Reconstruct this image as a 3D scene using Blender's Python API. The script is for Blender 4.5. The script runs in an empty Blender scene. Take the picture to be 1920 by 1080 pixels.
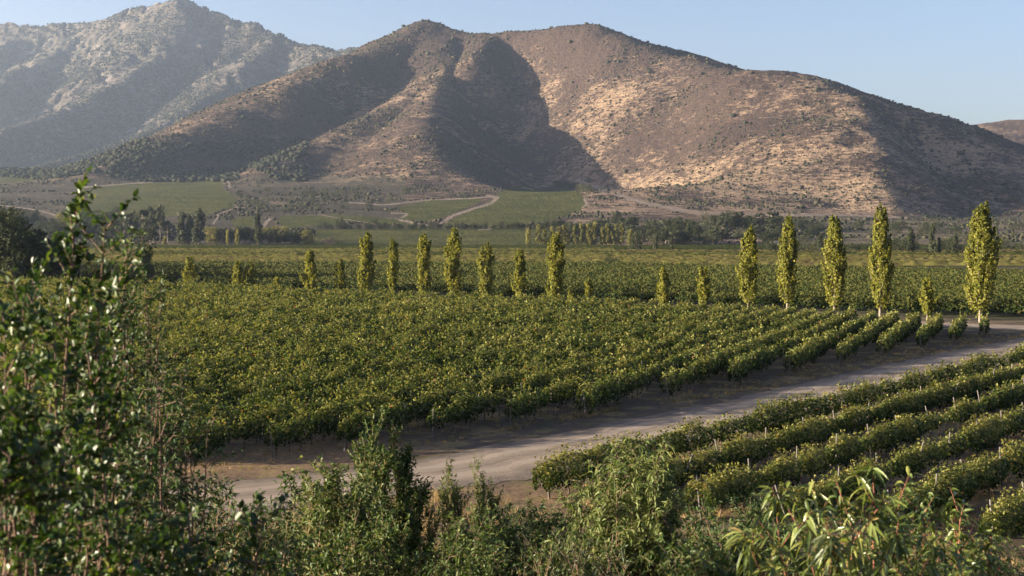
import bpy, math, random
import numpy as np
from mathutils import Vector
R = math.radians
rng = np.random.default_rng(7)
random.seed(7)
scene = bpy.context.scene
col = scene.collection

# ------------------------------------------------------------------ camera, sky, sun
H = 13.0            # eye height above the vineyard floor, on a hillside
F = 2400.0          # focal length in photo pixels (photo is 1920 wide)
HZ = 432.0          # photo row of the true horizon
cam_d = bpy.data.cameras.new('camera'); cam = bpy.data.objects.new('camera', cam_d); col.objects.link(cam)
cam.location = (0, 0, H); cam.rotation_euler = (R(90), 0, 0)
cam_d.sensor_width = 36.0; cam_d.lens = 36.0 * F / 1920.0
cam_d.shift_y = -(540.0 - HZ) / 1920.0
cam_d.clip_start = 0.1; cam_d.clip_end = 30000
cam_d.dof.use_dof = True; cam_d.dof.focus_distance = 70.0; cam_d.dof.aperture_fstop = 5.0
scene.camera = cam

SUN_EL = 10.0
SUN_AHEAD = -8.0     # sun stands to the left, this many degrees ahead of square-on
sun_dir = Vector((-math.cos(R(SUN_AHEAD)) * math.cos(R(SUN_EL)), math.sin(R(SUN_AHEAD)) * math.cos(R(SUN_EL)), math.sin(R(SUN_EL))))
world = bpy.data.worlds.new('World'); scene.world = world; world.use_nodes = True
nt = world.node_tree; nt.nodes.clear()
sky = nt.nodes.new('ShaderNodeTexSky'); sky.sky_type = 'NISHITA'; sky.sun_disc = False
sky.sun_elevation = R(SUN_EL); sky.sun_rotation = math.atan2(sun_dir.x, sun_dir.y)
sky.altitude = 200; sky.air_density = 1.0; sky.dust_density = 1.8; sky.ozone_density = 2.5
bg = nt.nodes.new('ShaderNodeBackground'); bg.inputs['Strength'].default_value = 0.05
ow = nt.nodes.new('ShaderNodeOutputWorld')
tint = nt.nodes.new('ShaderNodeMix'); tint.data_type = 'RGBA'; tint.blend_type = 'MULTIPLY'; tint.inputs[0].default_value = 1; tint.inputs[7].default_value = (1.24, 1.06, 1.12, 1)
nt.links.new(sky.outputs[0], tint.inputs[6]); nt.links.new(tint.outputs[2], bg.inputs[0]); nt.links.new(bg.outputs[0], ow.inputs[0])
sun_d = bpy.data.lights.new('sun', 'SUN'); sun = bpy.data.objects.new('sun', sun_d); col.objects.link(sun)
sun_d.energy = 5.0; sun_d.angle = R(0.5); sun_d.color = (1.0, 0.87, 0.67)
sun.rotation_euler = sun_dir.to_track_quat('Z', 'Y').to_euler()
scene.view_settings.view_transform = 'Standard'; scene.view_settings.look = 'None'
scene.view_settings.exposure = 2.32; scene.view_settings.gamma = 1.0
scene.render.engine = 'CYCLES'
scene.cycles.use_denoising = True
scene.cycles.max_bounces = 6; scene.cycles.diffuse_bounces = 2; scene.cycles.glossy_bounces = 2
scene.cycles.transmission_bounces = 3; scene.cycles.transparent_max_bounces = 4; scene.cycles.volume_bounces = 0
scene.cycles.use_adaptive_sampling = True; scene.cycles.adaptive_threshold = 0.02

# ------------------------------------------------------------------ helpers
def tag(o, label=None, cat=None, group=None, kind=None):
    if label: o['label'] = label
    if cat: o['category'] = cat
    if group: o['group'] = group
    if kind: o['kind'] = kind
    return o

def mesh_np(name, V, faces, mat, parent=None, attrs=None, smooth=False):
    """faces: list of int arrays (m,k); attrs: {name: per-face array in the same order}"""
    me = bpy.data.meshes.new(name)
    V = np.ascontiguousarray(V, dtype=np.float32)
    me.vertices.add(len(V)); me.vertices.foreach_set('co', V.ravel())
    loops = np.concatenate([f.ravel() for f in faces]).astype(np.int32)
    tot = np.concatenate([np.full(len(f), f.shape[1], np.int32) for f in faces])
    start = np.concatenate([[0], np.cumsum(tot)[:-1]]).astype(np.int32)
    me.loops.add(len(loops)); me.loops.foreach_set('vertex_index', loops)
    me.polygons.add(len(tot)); me.polygons.foreach_set('loop_start', start)
    try: me.polygons.foreach_set('loop_total', tot)
    except Exception: pass
    if smooth: me.polygons.foreach_set('use_smooth', np.ones(len(tot), bool))
    me.update(calc_edges=True)
    if attrs:
        for k, (dom, a) in attrs.items():
            at = me.attributes.new(k, 'FLOAT', dom)
            at.data.foreach_set('value', np.ascontiguousarray(a, dtype=np.float32))
    me.materials.append(mat)
    o = bpy.data.objects.new(name, me); col.objects.link(o)
    if parent: o.parent = parent
    return o

def empty(name, loc=(0, 0, 0)):
    o = bpy.data.objects.new(name, None); col.objects.link(o); o.location = loc
    o.empty_display_size = 0.3
    return o

def _h(ix, iy, seed):
    n = (ix * 374761393 + iy * 668265263 + seed * 974711) & 0xffffffff
    n = ((n ^ (n >> 13)) * 1274126177) & 0xffffffff
    n = ((n ^ (n >> 16)) * 2246822519) & 0xffffffff
    return ((n ^ (n >> 15)) & 0xffff) / 65535.0
def vnoise(x, y, seed=0):
    x = np.asarray(x, float); y = np.asarray(y, float)
    ix = np.floor(x).astype(np.int64); iy = np.floor(y).astype(np.int64)
    fx = x - ix; fy = y - iy
    fx = fx * fx * fx * (fx * (fx * 6 - 15) + 10); fy = fy * fy * fy * (fy * (fy * 6 - 15) + 10)
    a = _h(ix, iy, seed); b = _h(ix + 1, iy, seed); c = _h(ix, iy + 1, seed); d = _h(ix + 1, iy + 1, seed)
    return (a + (b - a) * fx) * (1 - fy) + (c + (d - c) * fx) * fy - 0.5
def fbm(x, y, oct=4, seed=0, gain=0.5):
    s = 0; a = 1.0
    for i in range(oct):
        s = s + a * vnoise(x * 2 ** i + 17.3 * i, y * 2 ** i - 9.1 * i, seed + i); a *= gain
    return s

def pt(px, py, Y):   # photo pixel at depth Y -> world point
    return ((px - 960.0) / F * Y, Y, H - (py - HZ) / F * Y)

# ------------------------------------------------------------------ terrain function
# crest lines of the hills: (photo column, photo row, depth in metres), flank slope, crest rounding, gully strength
RIDGES = [
 # skyline of the main hill, and its spurs
 ([(800,46,3600),(850,58,3560),(905,66,3500),(960,60,3420),(1010,56,3350),(1050,50,3300),(1110,50,3250),(1150,66,3180),(1200,86,3100),(1240,102,3050),(1290,113,2950),(1380,134,2700),(1420,134,2600),(1500,152,2500),(1600,185,2380),(1700,210,2400),(1800,240,2420),(1920,290,2420),(2100,360,2400),(2300,420,2300)], .56, 40, .8, 1),
 ([(800,46,3600),(770,66,3520),(740,80,3450),(660,105,3300),(560,150,3100),(440,205,2900),(330,250,2700),(250,290,2500),(180,322,2350),(130,345,2250)], .52, 70, .8, 2),
 ([(800,46,3600),(818,90,3450),(828,130,3300),(800,165,3130),(740,205,2950),(660,240,2780),(590,275,2620),(530,305,2450),(475,345,2280)], .56, 70, .7, 3),
 ([(828,130,3300),(812,165,3130),(785,215,2880),(765,265,2650),(760,310,2430),(775,350,2230)], .40, 60, .5, 4),
 ([(905,66,3500),(908,82,3420),(895,105,3290),(880,130,3180)], .52, 60, .4, 20),
 ([(1110,50,3250),(1100,105,3020),(1090,155,2840),(1095,215,2600)], .47, 160, .4, 6),
 ([(1290,113,2950),(1250,180,2720),(1200,240,2450),(1140,300,2200),(1100,345,2000)], .46, 160, .75, 7),
 ([(1420,134,2600),(1400,200,2420),(1350,270,2200),(1280,330,2000),(1220,378,1820)], .46, 160, .75, 8),
 ([(1500,152,2500),(1510,220,2300),(1480,300,2050),(1430,365,1850),(1400,400,1730)], .46, 160, .75, 9),
 ([(1600,185,2380),(1610,225,2240),(1625,283,2060),(1640,335,1880),(1655,385,1720)], .60, 45, .5, 10),
 # far mountain
 ([(-500,90,7600),(-250,60,7200),(-100,52,7000),(10,43,6900),(60,47,6850),(130,41,6800),(190,42,6750),(240,22,6650),(300,9,6550),(345,3,6500),(375,12,6500),(400,20,6480),(450,38,6400),(480,46,6350),(520,60,6250),(560,78,6150),(620,85,6000),(670,88,5900),(730,110,5800),(860,150,5700),(1000,200,5600)], .75, 25, 1.6, 11),
 ([(345,3,6500),(335,60,6250),(300,105,6000),(230,150,5700),(150,188,5400),(60,225,5100),(-50,262,4800),(-140,300,4500)], .62, 40, 1.5, 12),
 ([(520,60,6250),(490,90,6050),(440,130,5750),(380,185,5400),(300,235,5000),(220,268,4700),(120,300,4400),(20,330,4000)], .6, 40, 1.3, 13),
 ([(190,42,6750),(130,80,6450),(60,125,6100),(-30,165,5700),(-150,210,5300)], .62, 40, 1.4, 14),
 ([(670,88,5900),(600,110,5700),(550,150,5400),(480,200,5000),(400,240,4600),(300,275,4200)], .55, 40, 1.0, 15),
 ([(60,47,6850),(-20,100,6400),(-120,150,6000)], .62, 40, 1.4, 16),
 # small far hill at the right edge
 ([(1740,262,4600),(1800,236,4500),(1860,229,4450),(1920,225,4400),(2050,205,4300),(2300,180,4200)], .45, 60, .8, 17),
 ([(1880,228,4450),(1900,260,4200),(1925,300,3900)], .5, 40, .6, 18),
 # shoulder left of the photograph that ends the valley
 ([(-900,180,6500),(-700,260,5200),(-500,330,4200)], .5, 60, 1.0, 19),
]
RW = []
KR = {2: .62, 3: .64, 10: .85, 12: .8, 13: .85, 14: .8, 15: .75, 16: .8, 4: .72}      # steeper shaded flanks
for pts, k, r, g, sd in RIDGES:
    RW.append((np.array([pt(*p) for p in pts]), k, KR.get(sd, k), r, g, sd))
# valley lines: (column, depth) points, how deep, how wide
VALLEYS = [([(935,3180),(975,2920),(1030,2650),(1070,2400),(1075,2200)], 190, 215),
 ([(715,3230),(670,3060),(600,2850),(505,2560),(440,2300)], 32, 110),
 ([(1090,3120),(1085,2950),(1060,2800),(1000,2650)], 9, 40),
 ([(1690,2290),(1740,2150),(1800,1950)], 60, 110)]
VW = [(np.array([((c - 960) / F * Y, Y) for c, Y in pts]), dp, w) for pts, dp, w in VALLEYS]

def fan(x, y):
    t = np.clip((y - 1000) / 1000, 0, 1.8)
    return 80 * t ** 1.35 * np.clip(1.0 - 0.10 * t, .6, 1) * (1 - 0.45 * np.clip((x - 150) / 500, 0, 1) * (y < 2600))

def near_slope(x, y):   # the hillside the photographer stands on
    yy = y + 0.12 * x
    t = np.clip((47 - yy) / 47, 0, 1.15)
    return 10.9 * t ** 1.7 * (1 + .05 * vnoise(x / 6, y / 6, 90))

def terrain(x, y, detail=True):
    x = np.asarray(x, float); y = np.asarray(y, float)
    shp = x.shape; x = x.ravel(); y = y.ravel()
    z = near_slope(x, y)
    far = y > 1000
    if far.any():
        X = x[far]; Yy = y[far]
        wx = X + 60 * fbm(X / 420, Yy / 420, 3, 31); wy = Yy + 60 * fbm(X / 420, Yy / 420, 3, 41)
        wx = X * .4 + wx * .6; wy = Yy * .4 + wy * .6
        base = fan(X, Yy)
        T = 9.0
        hs = [base]; dmin = np.full(len(X), 1e9)
        for P, k, k2, r, g, sd in RW:
            best = np.full(len(X), -1e9); s0 = 0
            for i in range(len(P) - 1):
                a = P[i]; b = P[i + 1]; ab = b[:2] - a[:2]; L = math.hypot(*ab)
                t = np.clip(((X - a[0]) * ab[0] + (Yy - a[1]) * ab[1]) / L ** 2, 0, 1)
                dx = X - (a[0] + ab[0] * t); dy = Yy - (a[1] + ab[1] * t)
                d = np.sqrt(dx * dx + dy * dy)
                s = s0 + t * L + 0.15 * d
                zc = a[2] + (b[2] - a[2]) * t; dmin = np.minimum(dmin, d) if sd in (1, 2, 3, 4, 10, 20) else dmin
                kk = k + (k2 - k) * np.clip(.5 + (ab[0] * dy - ab[1] * dx) / L / 60, 0, 1)
                v = zc - kk * (np.sqrt(d * d + r * r) - r)
                if g and detail:
                    gs = 45 * g
                    n1 = np.abs(vnoise(s / (2.2 * gs) + wx / 400, d / 500 + sd, sd)) * 2
                    n2 = np.abs(vnoise(s / (.9 * gs) + wx / 300, d / 300 + sd, sd + 50)) * 2
                    amp = np.clip(d * .10, 0, 26 * g)
                    v = v + amp * (n1 - .45) + amp * .4 * (n2 - .45)
                best = np.maximum(best, v); s0 += L
            hs.append(best)
        m = np.max(hs, axis=0)
        zz = m + T * np.log(sum(np.exp(np.clip((h - m) / T, -40, 0)) for h in hs))
        carve = 0
        for P, dp, w in VW:
            D = np.full(len(X), 1e9)
            for i in range(len(P) - 1):
                a = P[i]; ab = P[i + 1] - a
                t = np.clip(((wx - a[0]) * ab[0] + (wy - a[1]) * ab[1]) / (ab @ ab), 0, 1)
                D = np.minimum(D, np.hypot(wx - a[0] - ab[0] * t, wy - a[1] - ab[1] * t))
            carve = carve + dp * np.exp(-(D / w) ** 1.5)
        rise = np.maximum(zz - base, 0)
        zz = zz - carve * np.clip(rise / 90, 0, 1) * (1 - np.exp(-(dmin / 110) ** 2))
        if detail:
            up = np.clip((zz - base - 10) / 60, 0, 1)
            rough = np.clip((Yy - 4300) / 800, 0, 1)
            zz = zz + up * (7 * fbm(wx / 130, wy / 130, 4, 61, .55) + 26 * rough * fbm(wx / 480, wy / 480, 5, 65, .5) + 6 * rough * (.5 - np.abs(fbm(wx / 170, wy / 170, 4, 68, .55)) * 2)) + up * 2.4 * fbm(X / 22, Yy / 22, 3, 71, .6)
            cr = np.abs(fbm(wx / 190, wy / 190, 4, 81, .6))
            zz = zz - rough * up * 40 * np.clip(.18 - cr, 0, 1) / .18 * .5
        edge = np.clip((Yy - 1000) / 60, 0, 1)
        z[far] = zz * edge
    return z.reshape(shp)

def hit(px, py, y0=1000.0, y1=9000.0, n=900):   # first terrain point seen through a photo pixel
    Y = y0 * (y1 / y0) ** np.linspace(0, 1, n)
    if py > 463: return pt(px, py, F * H / (py - HZ))
    X = (px - 960) / F * Y; Z = H - (py - HZ) / F * Y
    t = terrain(X, Y)
    i = np.argmax(t >= Z)
    if t[i] < Z[i]: i = n - 1
    return (float(X[i]), float(Y[i]), float(t[i]))

# ------------------------------------------------------------------ materials
class NT:
    def __init__(s, name):
        s.m = bpy.data.materials.new(name); s.m.use_nodes = True; s.t = s.m.node_tree; s.t.nodes.clear()
        s.out = s.t.nodes.new('ShaderNodeOutputMaterial')
    def n(s, typ, **kw):
        nd = s.t.nodes.new(typ)
        for k, v in kw.items(): setattr(nd, k, v)
        return nd
    def l(s, a, b): s.t.links.new(a, b)
    def pos(s, scale=(1, 1, 1), rot=(0, 0, 0)):
        g = s.n('ShaderNodeNewGeometry'); m = s.n('ShaderNodeMapping'); m.inputs['Scale'].default_value = scale; m.inputs['Rotation'].default_value = rot
        s.l(g.outputs['Position'], m.inputs[0]); return m.outputs[0]
    def noise(s, vec, scale, detail=4, rough=.6):
        nd = s.n('ShaderNodeTexNoise'); nd.inputs['Scale'].default_value = scale; nd.inputs['Detail'].default_value = detail; nd.inputs['Roughness'].default_value = rough
        s.l(vec, nd.inputs['Vector']); return nd.outputs['Fac']
    def vor(s, vec, scale, out='Distance'):
        nd = s.n('ShaderNodeTexVoronoi'); nd.inputs['Scale'].default_value = scale; s.l(vec, nd.inputs['Vector']); return nd.outputs[out]
    def ramp(s, fac, stops):
        r = s.n('ShaderNodeValToRGB'); e = r.color_ramp.elements
        while len(e) < len(stops): e.new(0.5)
        for i, (p, c) in enumerate(stops):
            e[i].position = p; e[i].color = (*c, 1) if len(c) == 3 else c
        s.l(fac, r.inputs[0]); return r.outputs[0]
    def val(s, fac, a, b):   # clamp remap to 0..1
        r = s.n('ShaderNodeMapRange'); r.inputs[1].default_value = a; r.inputs[2].default_value = b; s.l(fac, r.inputs[0]); return r.outputs[0]
    def mix(s, fac, a, b):
        m = s.n('ShaderNodeMix', data_type='RGBA')
        if isinstance(fac, float): m.inputs[0].default_value = fac
        else: s.l(fac, m.inputs[0])
        for i, c in ((6, a), (7, b)):
            if isinstance(c, tuple): m.inputs[i].default_value = (*c, 1)
            else: s.l(c, m.inputs[i])
        return m.outputs[2]
    def math(s, op, a, b=0.0):
        m = s.n('ShaderNodeMath', operation=op)
        for i, c in ((0, a), (1, b)):
            if isinstance(c, (int, float)): m.inputs[i].default_value = c
            else: s.l(c, m.inputs[i])
        return m.outputs[0]
    def attr(s, name):
        a = s.n('ShaderNodeAttribute'); a.attribute_name = name; return a.outputs['Fac']
    def bump(s, h, strength, dist):
        b = s.n('ShaderNodeBump'); b.inputs['Strength'].default_value = strength; b.inputs['Distance'].default_value = dist; s.l(h, b.inputs['Height']); return b.outputs[0]
    def done(s, colr, rough=.9, spec=.2, normal=None):
        p = s.n('ShaderNodeBsdfPrincipled'); p.inputs['Roughness'].default_value = rough; p.inputs['Specular IOR Level'].default_value = spec
        if isinstance(colr, tuple): p.inputs['Base Color'].default_value = (*colr, 1)
        else: s.l(colr, p.inputs['Base Color'])
        if normal: s.l(normal, p.inputs['Normal'])
        s.l(p.outputs[0], s.out.inputs[0]); return s.m

def leaf_mat(name, stops, trans=.35, rough=.5, spec=.4, tmul=(1.4, 1.35, .7)):
    s = NT(name); c = s.ramp(s.attr('tint'), stops)
    p = s.n('ShaderNodeBsdfPrincipled'); p.inputs['Roughness'].default_value = rough; p.inputs['Specular IOR Level'].default_value = spec
    s.l(c, p.inputs['Base Color'])
    tr = s.n('ShaderNodeBsdfTranslucent')
    mm = s.n('ShaderNodeMix', data_type='RGBA', blend_type='MULTIPLY'); mm.inputs[0].default_value = 1
    s.l(c, mm.inputs[6]); mm.inputs[7].default_value = (*tmul, 1); s.l(mm.outputs[2], tr.inputs[0])
    mx = s.n('ShaderNodeMixShader'); mx.inputs[0].default_value = trans
    s.l(p.outputs[0], mx.inputs[1]); s.l(tr.outputs[0], mx.inputs[2]); s.l(mx.outputs[0], s.out.inputs[0])
    return s.m
def plain(name, c, rough=.85, spec=.2, var=.25, scale=8):
    s = NT(name); f = s.noise(s.pos(), scale)
    return s.done(s.mix(f, tuple(v * (1 - var) for v in c), tuple(v * (1 + var) for v in c)), rough, spec)

def hill_material():
    s = NT('hillside'); p = s.pos()
    big = s.noise(p, .004, 4, .6); mid = s.noise(p, .018, 5, .65); fine = s.noise(p, .09, 4, .7); vfine = s.noise(p, .3, 3, .7)
    grass = s.mix(s.val(fine, .3, .7), (.135, .09, .066), (.40, .285, .18))
    brush = s.mix(s.val(vfine, .35, .65), (.032, .024, .021), (.088, .06, .046))
    f = s.math('ADD', s.math('MULTIPLY', big, .9), s.math('ADD', s.math('MULTIPLY', mid, .9), s.math('MULTIPLY', fine, 1.1)))
    streak = s.noise(s.pos((1, 1, 5)), .055, 4, .7); f = s.math('ADD', f, s.math('MULTIPLY', s.math('SUBTRACT', streak, .5), 1.1)); f = s.math('ADD', f, s.math('MULTIPLY', s.math('SUBTRACT', vfine, .5), .7))
    f = s.math('ADD', f, s.math('MULTIPLY', s.attr('lush'), .55))
    c = s.mix(s.val(f, 1.36, 1.56), grass, brush)
    green = s.mix(s.val(fine, .3, .7), (.05, .052, .034), (.10, .095, .06))
    c = s.mix(s.val(s.attr('green'), 0.0, 1.0), c, green)
    c = s.mix(s.math('MULTIPLY', s.attr('rock'), .8), c, s.mix(s.val(s.math('ADD', mid, s.math('MULTIPLY', s.math('SUBTRACT', s.noise(p, .035, 5, .75), .5), 1.4)), .36, .62), (.030, .031, .027), (.135, .112, .09)))
    rocky = s.math('MULTIPLY', s.math('MULTIPLY', s.attr('rock'), s.val(big, .56, .66)), s.val(mid, .54, .64))
    c = s.mix(rocky, c, (.22, .20, .18))
    fld = s.mix(s.val(s.noise(p, .02, 4, .6), .35, .65), (.046, .052, .014), (.115, .102, .030))
    fld = s.mix(s.val(s.noise(s.pos((1, 1, 1)), .15, 3, .7), .35, .7), fld, (.046, .052, .014))
    c = s.mix(s.attr('vine'), c, fld)
    dirt = s.mix(s.val(fine, .3, .7), (.16, .12, .09), (.28, .22, .17))
    c = s.mix(s.val(s.math('ADD', s.attr('dirt'), s.math('MULTIPLY', s.math('SUBTRACT', vfine, .5), .6)), .35, .6), c, dirt)
    hgt = s.math('ADD', s.math('MULTIPLY', fine, 3.5), s.math('MULTIPLY', vfine, 1.5))
    return s.done(c, .95, .05, s.bump(hgt, .8, 2.2))

def poly_mask(px, py, poly):
    inside = np.zeros(px.shape, bool); n = len(poly)
    for i in range(n):
        x1, y1 = poly[i]; x2, y2 = poly[(i + 1) % n]
        c = (y1 > py) != (y2 > py)
        with np.errstate(divide='ignore', invalid='ignore'):
            xi = (x2 - x1) * (py - y1) / (y2 - y1 + 1e-9) + x1
        inside ^= c & (px < xi)
    return inside
def line_dist(px, py, line, sy=2.2):
    d = np.full(px.shape, 1e9)
    for (x1, y1), (x2, y2) in zip(line[:-1], line[1:]):
        ax, ay = x2 - x1, (y2 - y1) * sy
        t = np.clip(((px - x1) * ax + (py - y1) * sy * ay) / (ax * ax + ay * ay + 1e-9), 0, 1)
        d = np.minimum(d, np.hypot(px - x1 - ax * t, (py - y1) * sy - ay * t))
    return d

# ------------------------------------------------------------------ hills and mountains
M_hill = hill_material()
FIELDS = [
 [(165,352),(240,346),(330,340),(412,337),(420,355),(446,372),(436,388),(395,402),(300,407),(170,412)],
 [(745,388),(795,378),(850,373),(898,371),(905,377),(868,392),(822,412),(790,418),(748,410),(762,400)],
 [(830,422),(860,404),(905,385),(938,360),(960,350),(1000,346),(1050,349),(1088,362),(1100,380),(1085,396),(1040,412),(960,426)],
 [(525,405),(610,404),(640,412),(640,422),(540,426),(520,418)],[(612,400),(700,407),(760,415),(785,424),(650,416)],
 [(590,431),(780,426),(1000,430),(1040,436),(1040,458),(590,460)],
 [(0,318),(60,308),(85,312),(70,330),(60,340),(0,342)],[(430,410),(480,404),(480,424),(440,424)],[(170,420),(240,414),(230,430),(170,436)]]
DIRT = [([(815,427),(850,404),(888,391),(922,381),(932,370),(915,367)],5),([(915,369),(880,372),(800,376),(720,384),(655,380)],3),
 ([(150,352),(250,344),(400,332),(425,335),(432,352)],3.5),([(1082,338),(1120,352),(1180,372),(1240,388),(1330,402)],7),([(1330,402),(1450,402),(1600,404),(1700,408)],5),
 ([(590,400),(650,412),(700,420)],1.6),([(750,413),(790,421),(825,428)],3.5),([(445,388),(410,402),(400,420)],2.5),([(505,410),(495,424)],4),([(0,385),(60,392),(110,405)],3),
 ([(980,352),(1000,356)],3),([(1095,372),(1100,384)],3),([(735,399),(765,401),(755,408)],3),([(900,430),(920,429)],3)]
def make_hills():
    vs = np.concatenate([1000 * (3900 / 1000.) ** np.linspace(0, 1, 560), 3900 * (9500 / 3900.) ** np.linspace(0, 1, 300)[1:]])
    u = np.concatenate([np.linspace(-1.25, -.46, 90)[:-1], np.linspace(-.46, .46, 900), np.linspace(.46, .95, 60)[1:]])
    U, Yg = np.meshgrid(u, vs); Xg = U * Yg
    Z = terrain(Xg, Yg)
    n0, n1 = Z.shape
    px = 960 + F * U; py = HZ - F * (Z - H) / Yg
    jx = px + 3 * fbm(Xg / 40, Yg / 60, 3, 201); jy = py + 1.6 * fbm(Xg / 40, Yg / 60, 3, 211)
    vis = Yg < 2600
    vine = np.zeros(Z.shape); dirt = np.zeros(Z.shape)
    for p in FIELDS: vine = np.maximum(vine, (poly_mask(jx, jy, p) & vis & (Z < 260)).astype(float))
    for ln, w in DIRT: dirt = np.maximum(dirt, np.clip(1.25 - line_dist(jx, jy, ln) / w * .95, 0, 1) * vis)
    dirt *= (Yg > 1030)
    vine = np.maximum(vine, ((Yg < 1300 + 200 * fbm(Xg / 90, Yg / 90, 3, 301)) & (np.abs(U) < .5) & (U > -.17 + .01 * vnoise(Yg / 60, Yg * 0, 5)) & (U < .06 + .02 * vnoise(Yg / 60, Yg * 0, 6))).astype(float) * (py > 427))
    rock = np.clip((Yg - 4500) / 500, 0, 1)
    base = fan(Xg, Yg)
    green = np.clip((Yg - 4200) / 600, 0, 1) * np.clip(.45 + 1.5 * fbm(Xg / 300, Yg / 300, 3, 231), 0, .8)
    green = np.maximum(green, np.clip(.75 * (py > 330 + 0 * px) * (px < 760) * (Z - base < 25), 0, 1) * .55)
    green = np.maximum(green, .55 * np.clip((px - 1440) / 60, 0, 1) * (py > 405) * vis)
    tone = .5 + .9 * fbm(Xg / 260, Yg / 260, 3, 251)
    lush = np.clip(tone, 0, 1) * .5 + .15 * np.clip((1000 - px) / 300, 0, 1) + .35 * np.clip((170 - py) / 100, 0, 1)  - .3 * np.clip((py - 260) / 100, 0, 1) * np.clip((px - 1050) / 50, 0, 1)
    idx = np.arange(n0 * n1).reshape(n0, n1)
    for name, j0, j1, lab in (('hills', 0, 559, 'h'), ('mountains', 559, n0 - 1, 'm')):
        sub = idx[j0:j1 + 1]; V = np.stack([Xg, Yg, Z], -1)[j0:j1 + 1].reshape(-1, 3)
        m = sub.shape[0]; q = np.arange(m * n1).reshape(m, n1)
        Fq = np.stack([q[:-1, :-1], q[:-1, 1:], q[1:, 1:], q[1:, :-1]], -1).reshape(-1, 4)
        at = {k: ('POINT', a[j0:j1 + 1].ravel()) for k, a in (('vine', vine), ('dirt', dirt), ('rock', rock), ('green', green), ('lush', lush))}
        o = mesh_np(name, V, [Fq], M_hill, None, at, True)
        tag(o, kind='structure')
make_hills()
# ------------------------------------------------------------------ scrub on the hills (nobody could count it)
_ico = None
def ico():
    global _ico
    if _ico is None:
        g = (1 + 5 ** .5) / 2
        v = np.array([(-1, g, 0), (1, g, 0), (-1, -g, 0), (1, -g, 0), (0, -1, g), (0, 1, g), (0, -1, -g), (0, 1, -g), (g, 0, -1), (g, 0, 1), (-g, 0, -1), (-g, 0, 1)], float)
        v /= np.linalg.norm(v[0])
        f = np.array([(0, 11, 5), (0, 5, 1), (0, 1, 7), (0, 7, 10), (0, 10, 11), (1, 5, 9), (5, 11, 4), (11, 10, 2), (10, 7, 6), (7, 1, 8), (3, 9, 4), (3, 4, 2), (3, 2, 6), (3, 6, 8), (3, 8, 9), (4, 9, 5), (2, 4, 11), (6, 2, 10), (8, 6, 7), (9, 8, 1)])
        _ico = (v, f)
    return _ico
def scatter_bushes(name, P, size, tint, mat, squash=.75):
    v, f = ico(); n = len(P)
    V = v[None] * (1 + .35 * rng.uniform(-1, 1, (n, 12, 1))) * size[:, None, None] * np.array([1, 1, squash])
    V = V + P[:, None, :] + np.array([0, 0, 1]) * (size * squash * .5)[:, None, None]
    Fq = (f[None] + (np.arange(n) * 12)[:, None, None]).reshape(-1, 3)
    return mesh_np(name, V.reshape(-1, 3), [Fq], mat, None, {'tint': ('FACE', np.repeat(tint, 20))})
M_scrub = (lambda s: s.done(s.ramp(s.attr('tint'), [(0, (.022, .026, .016)), (.5, (.042, .042, .025)), (1, (.085, .07, .045))]), .95, .05))(NT('scrub_leaves'))
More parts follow.
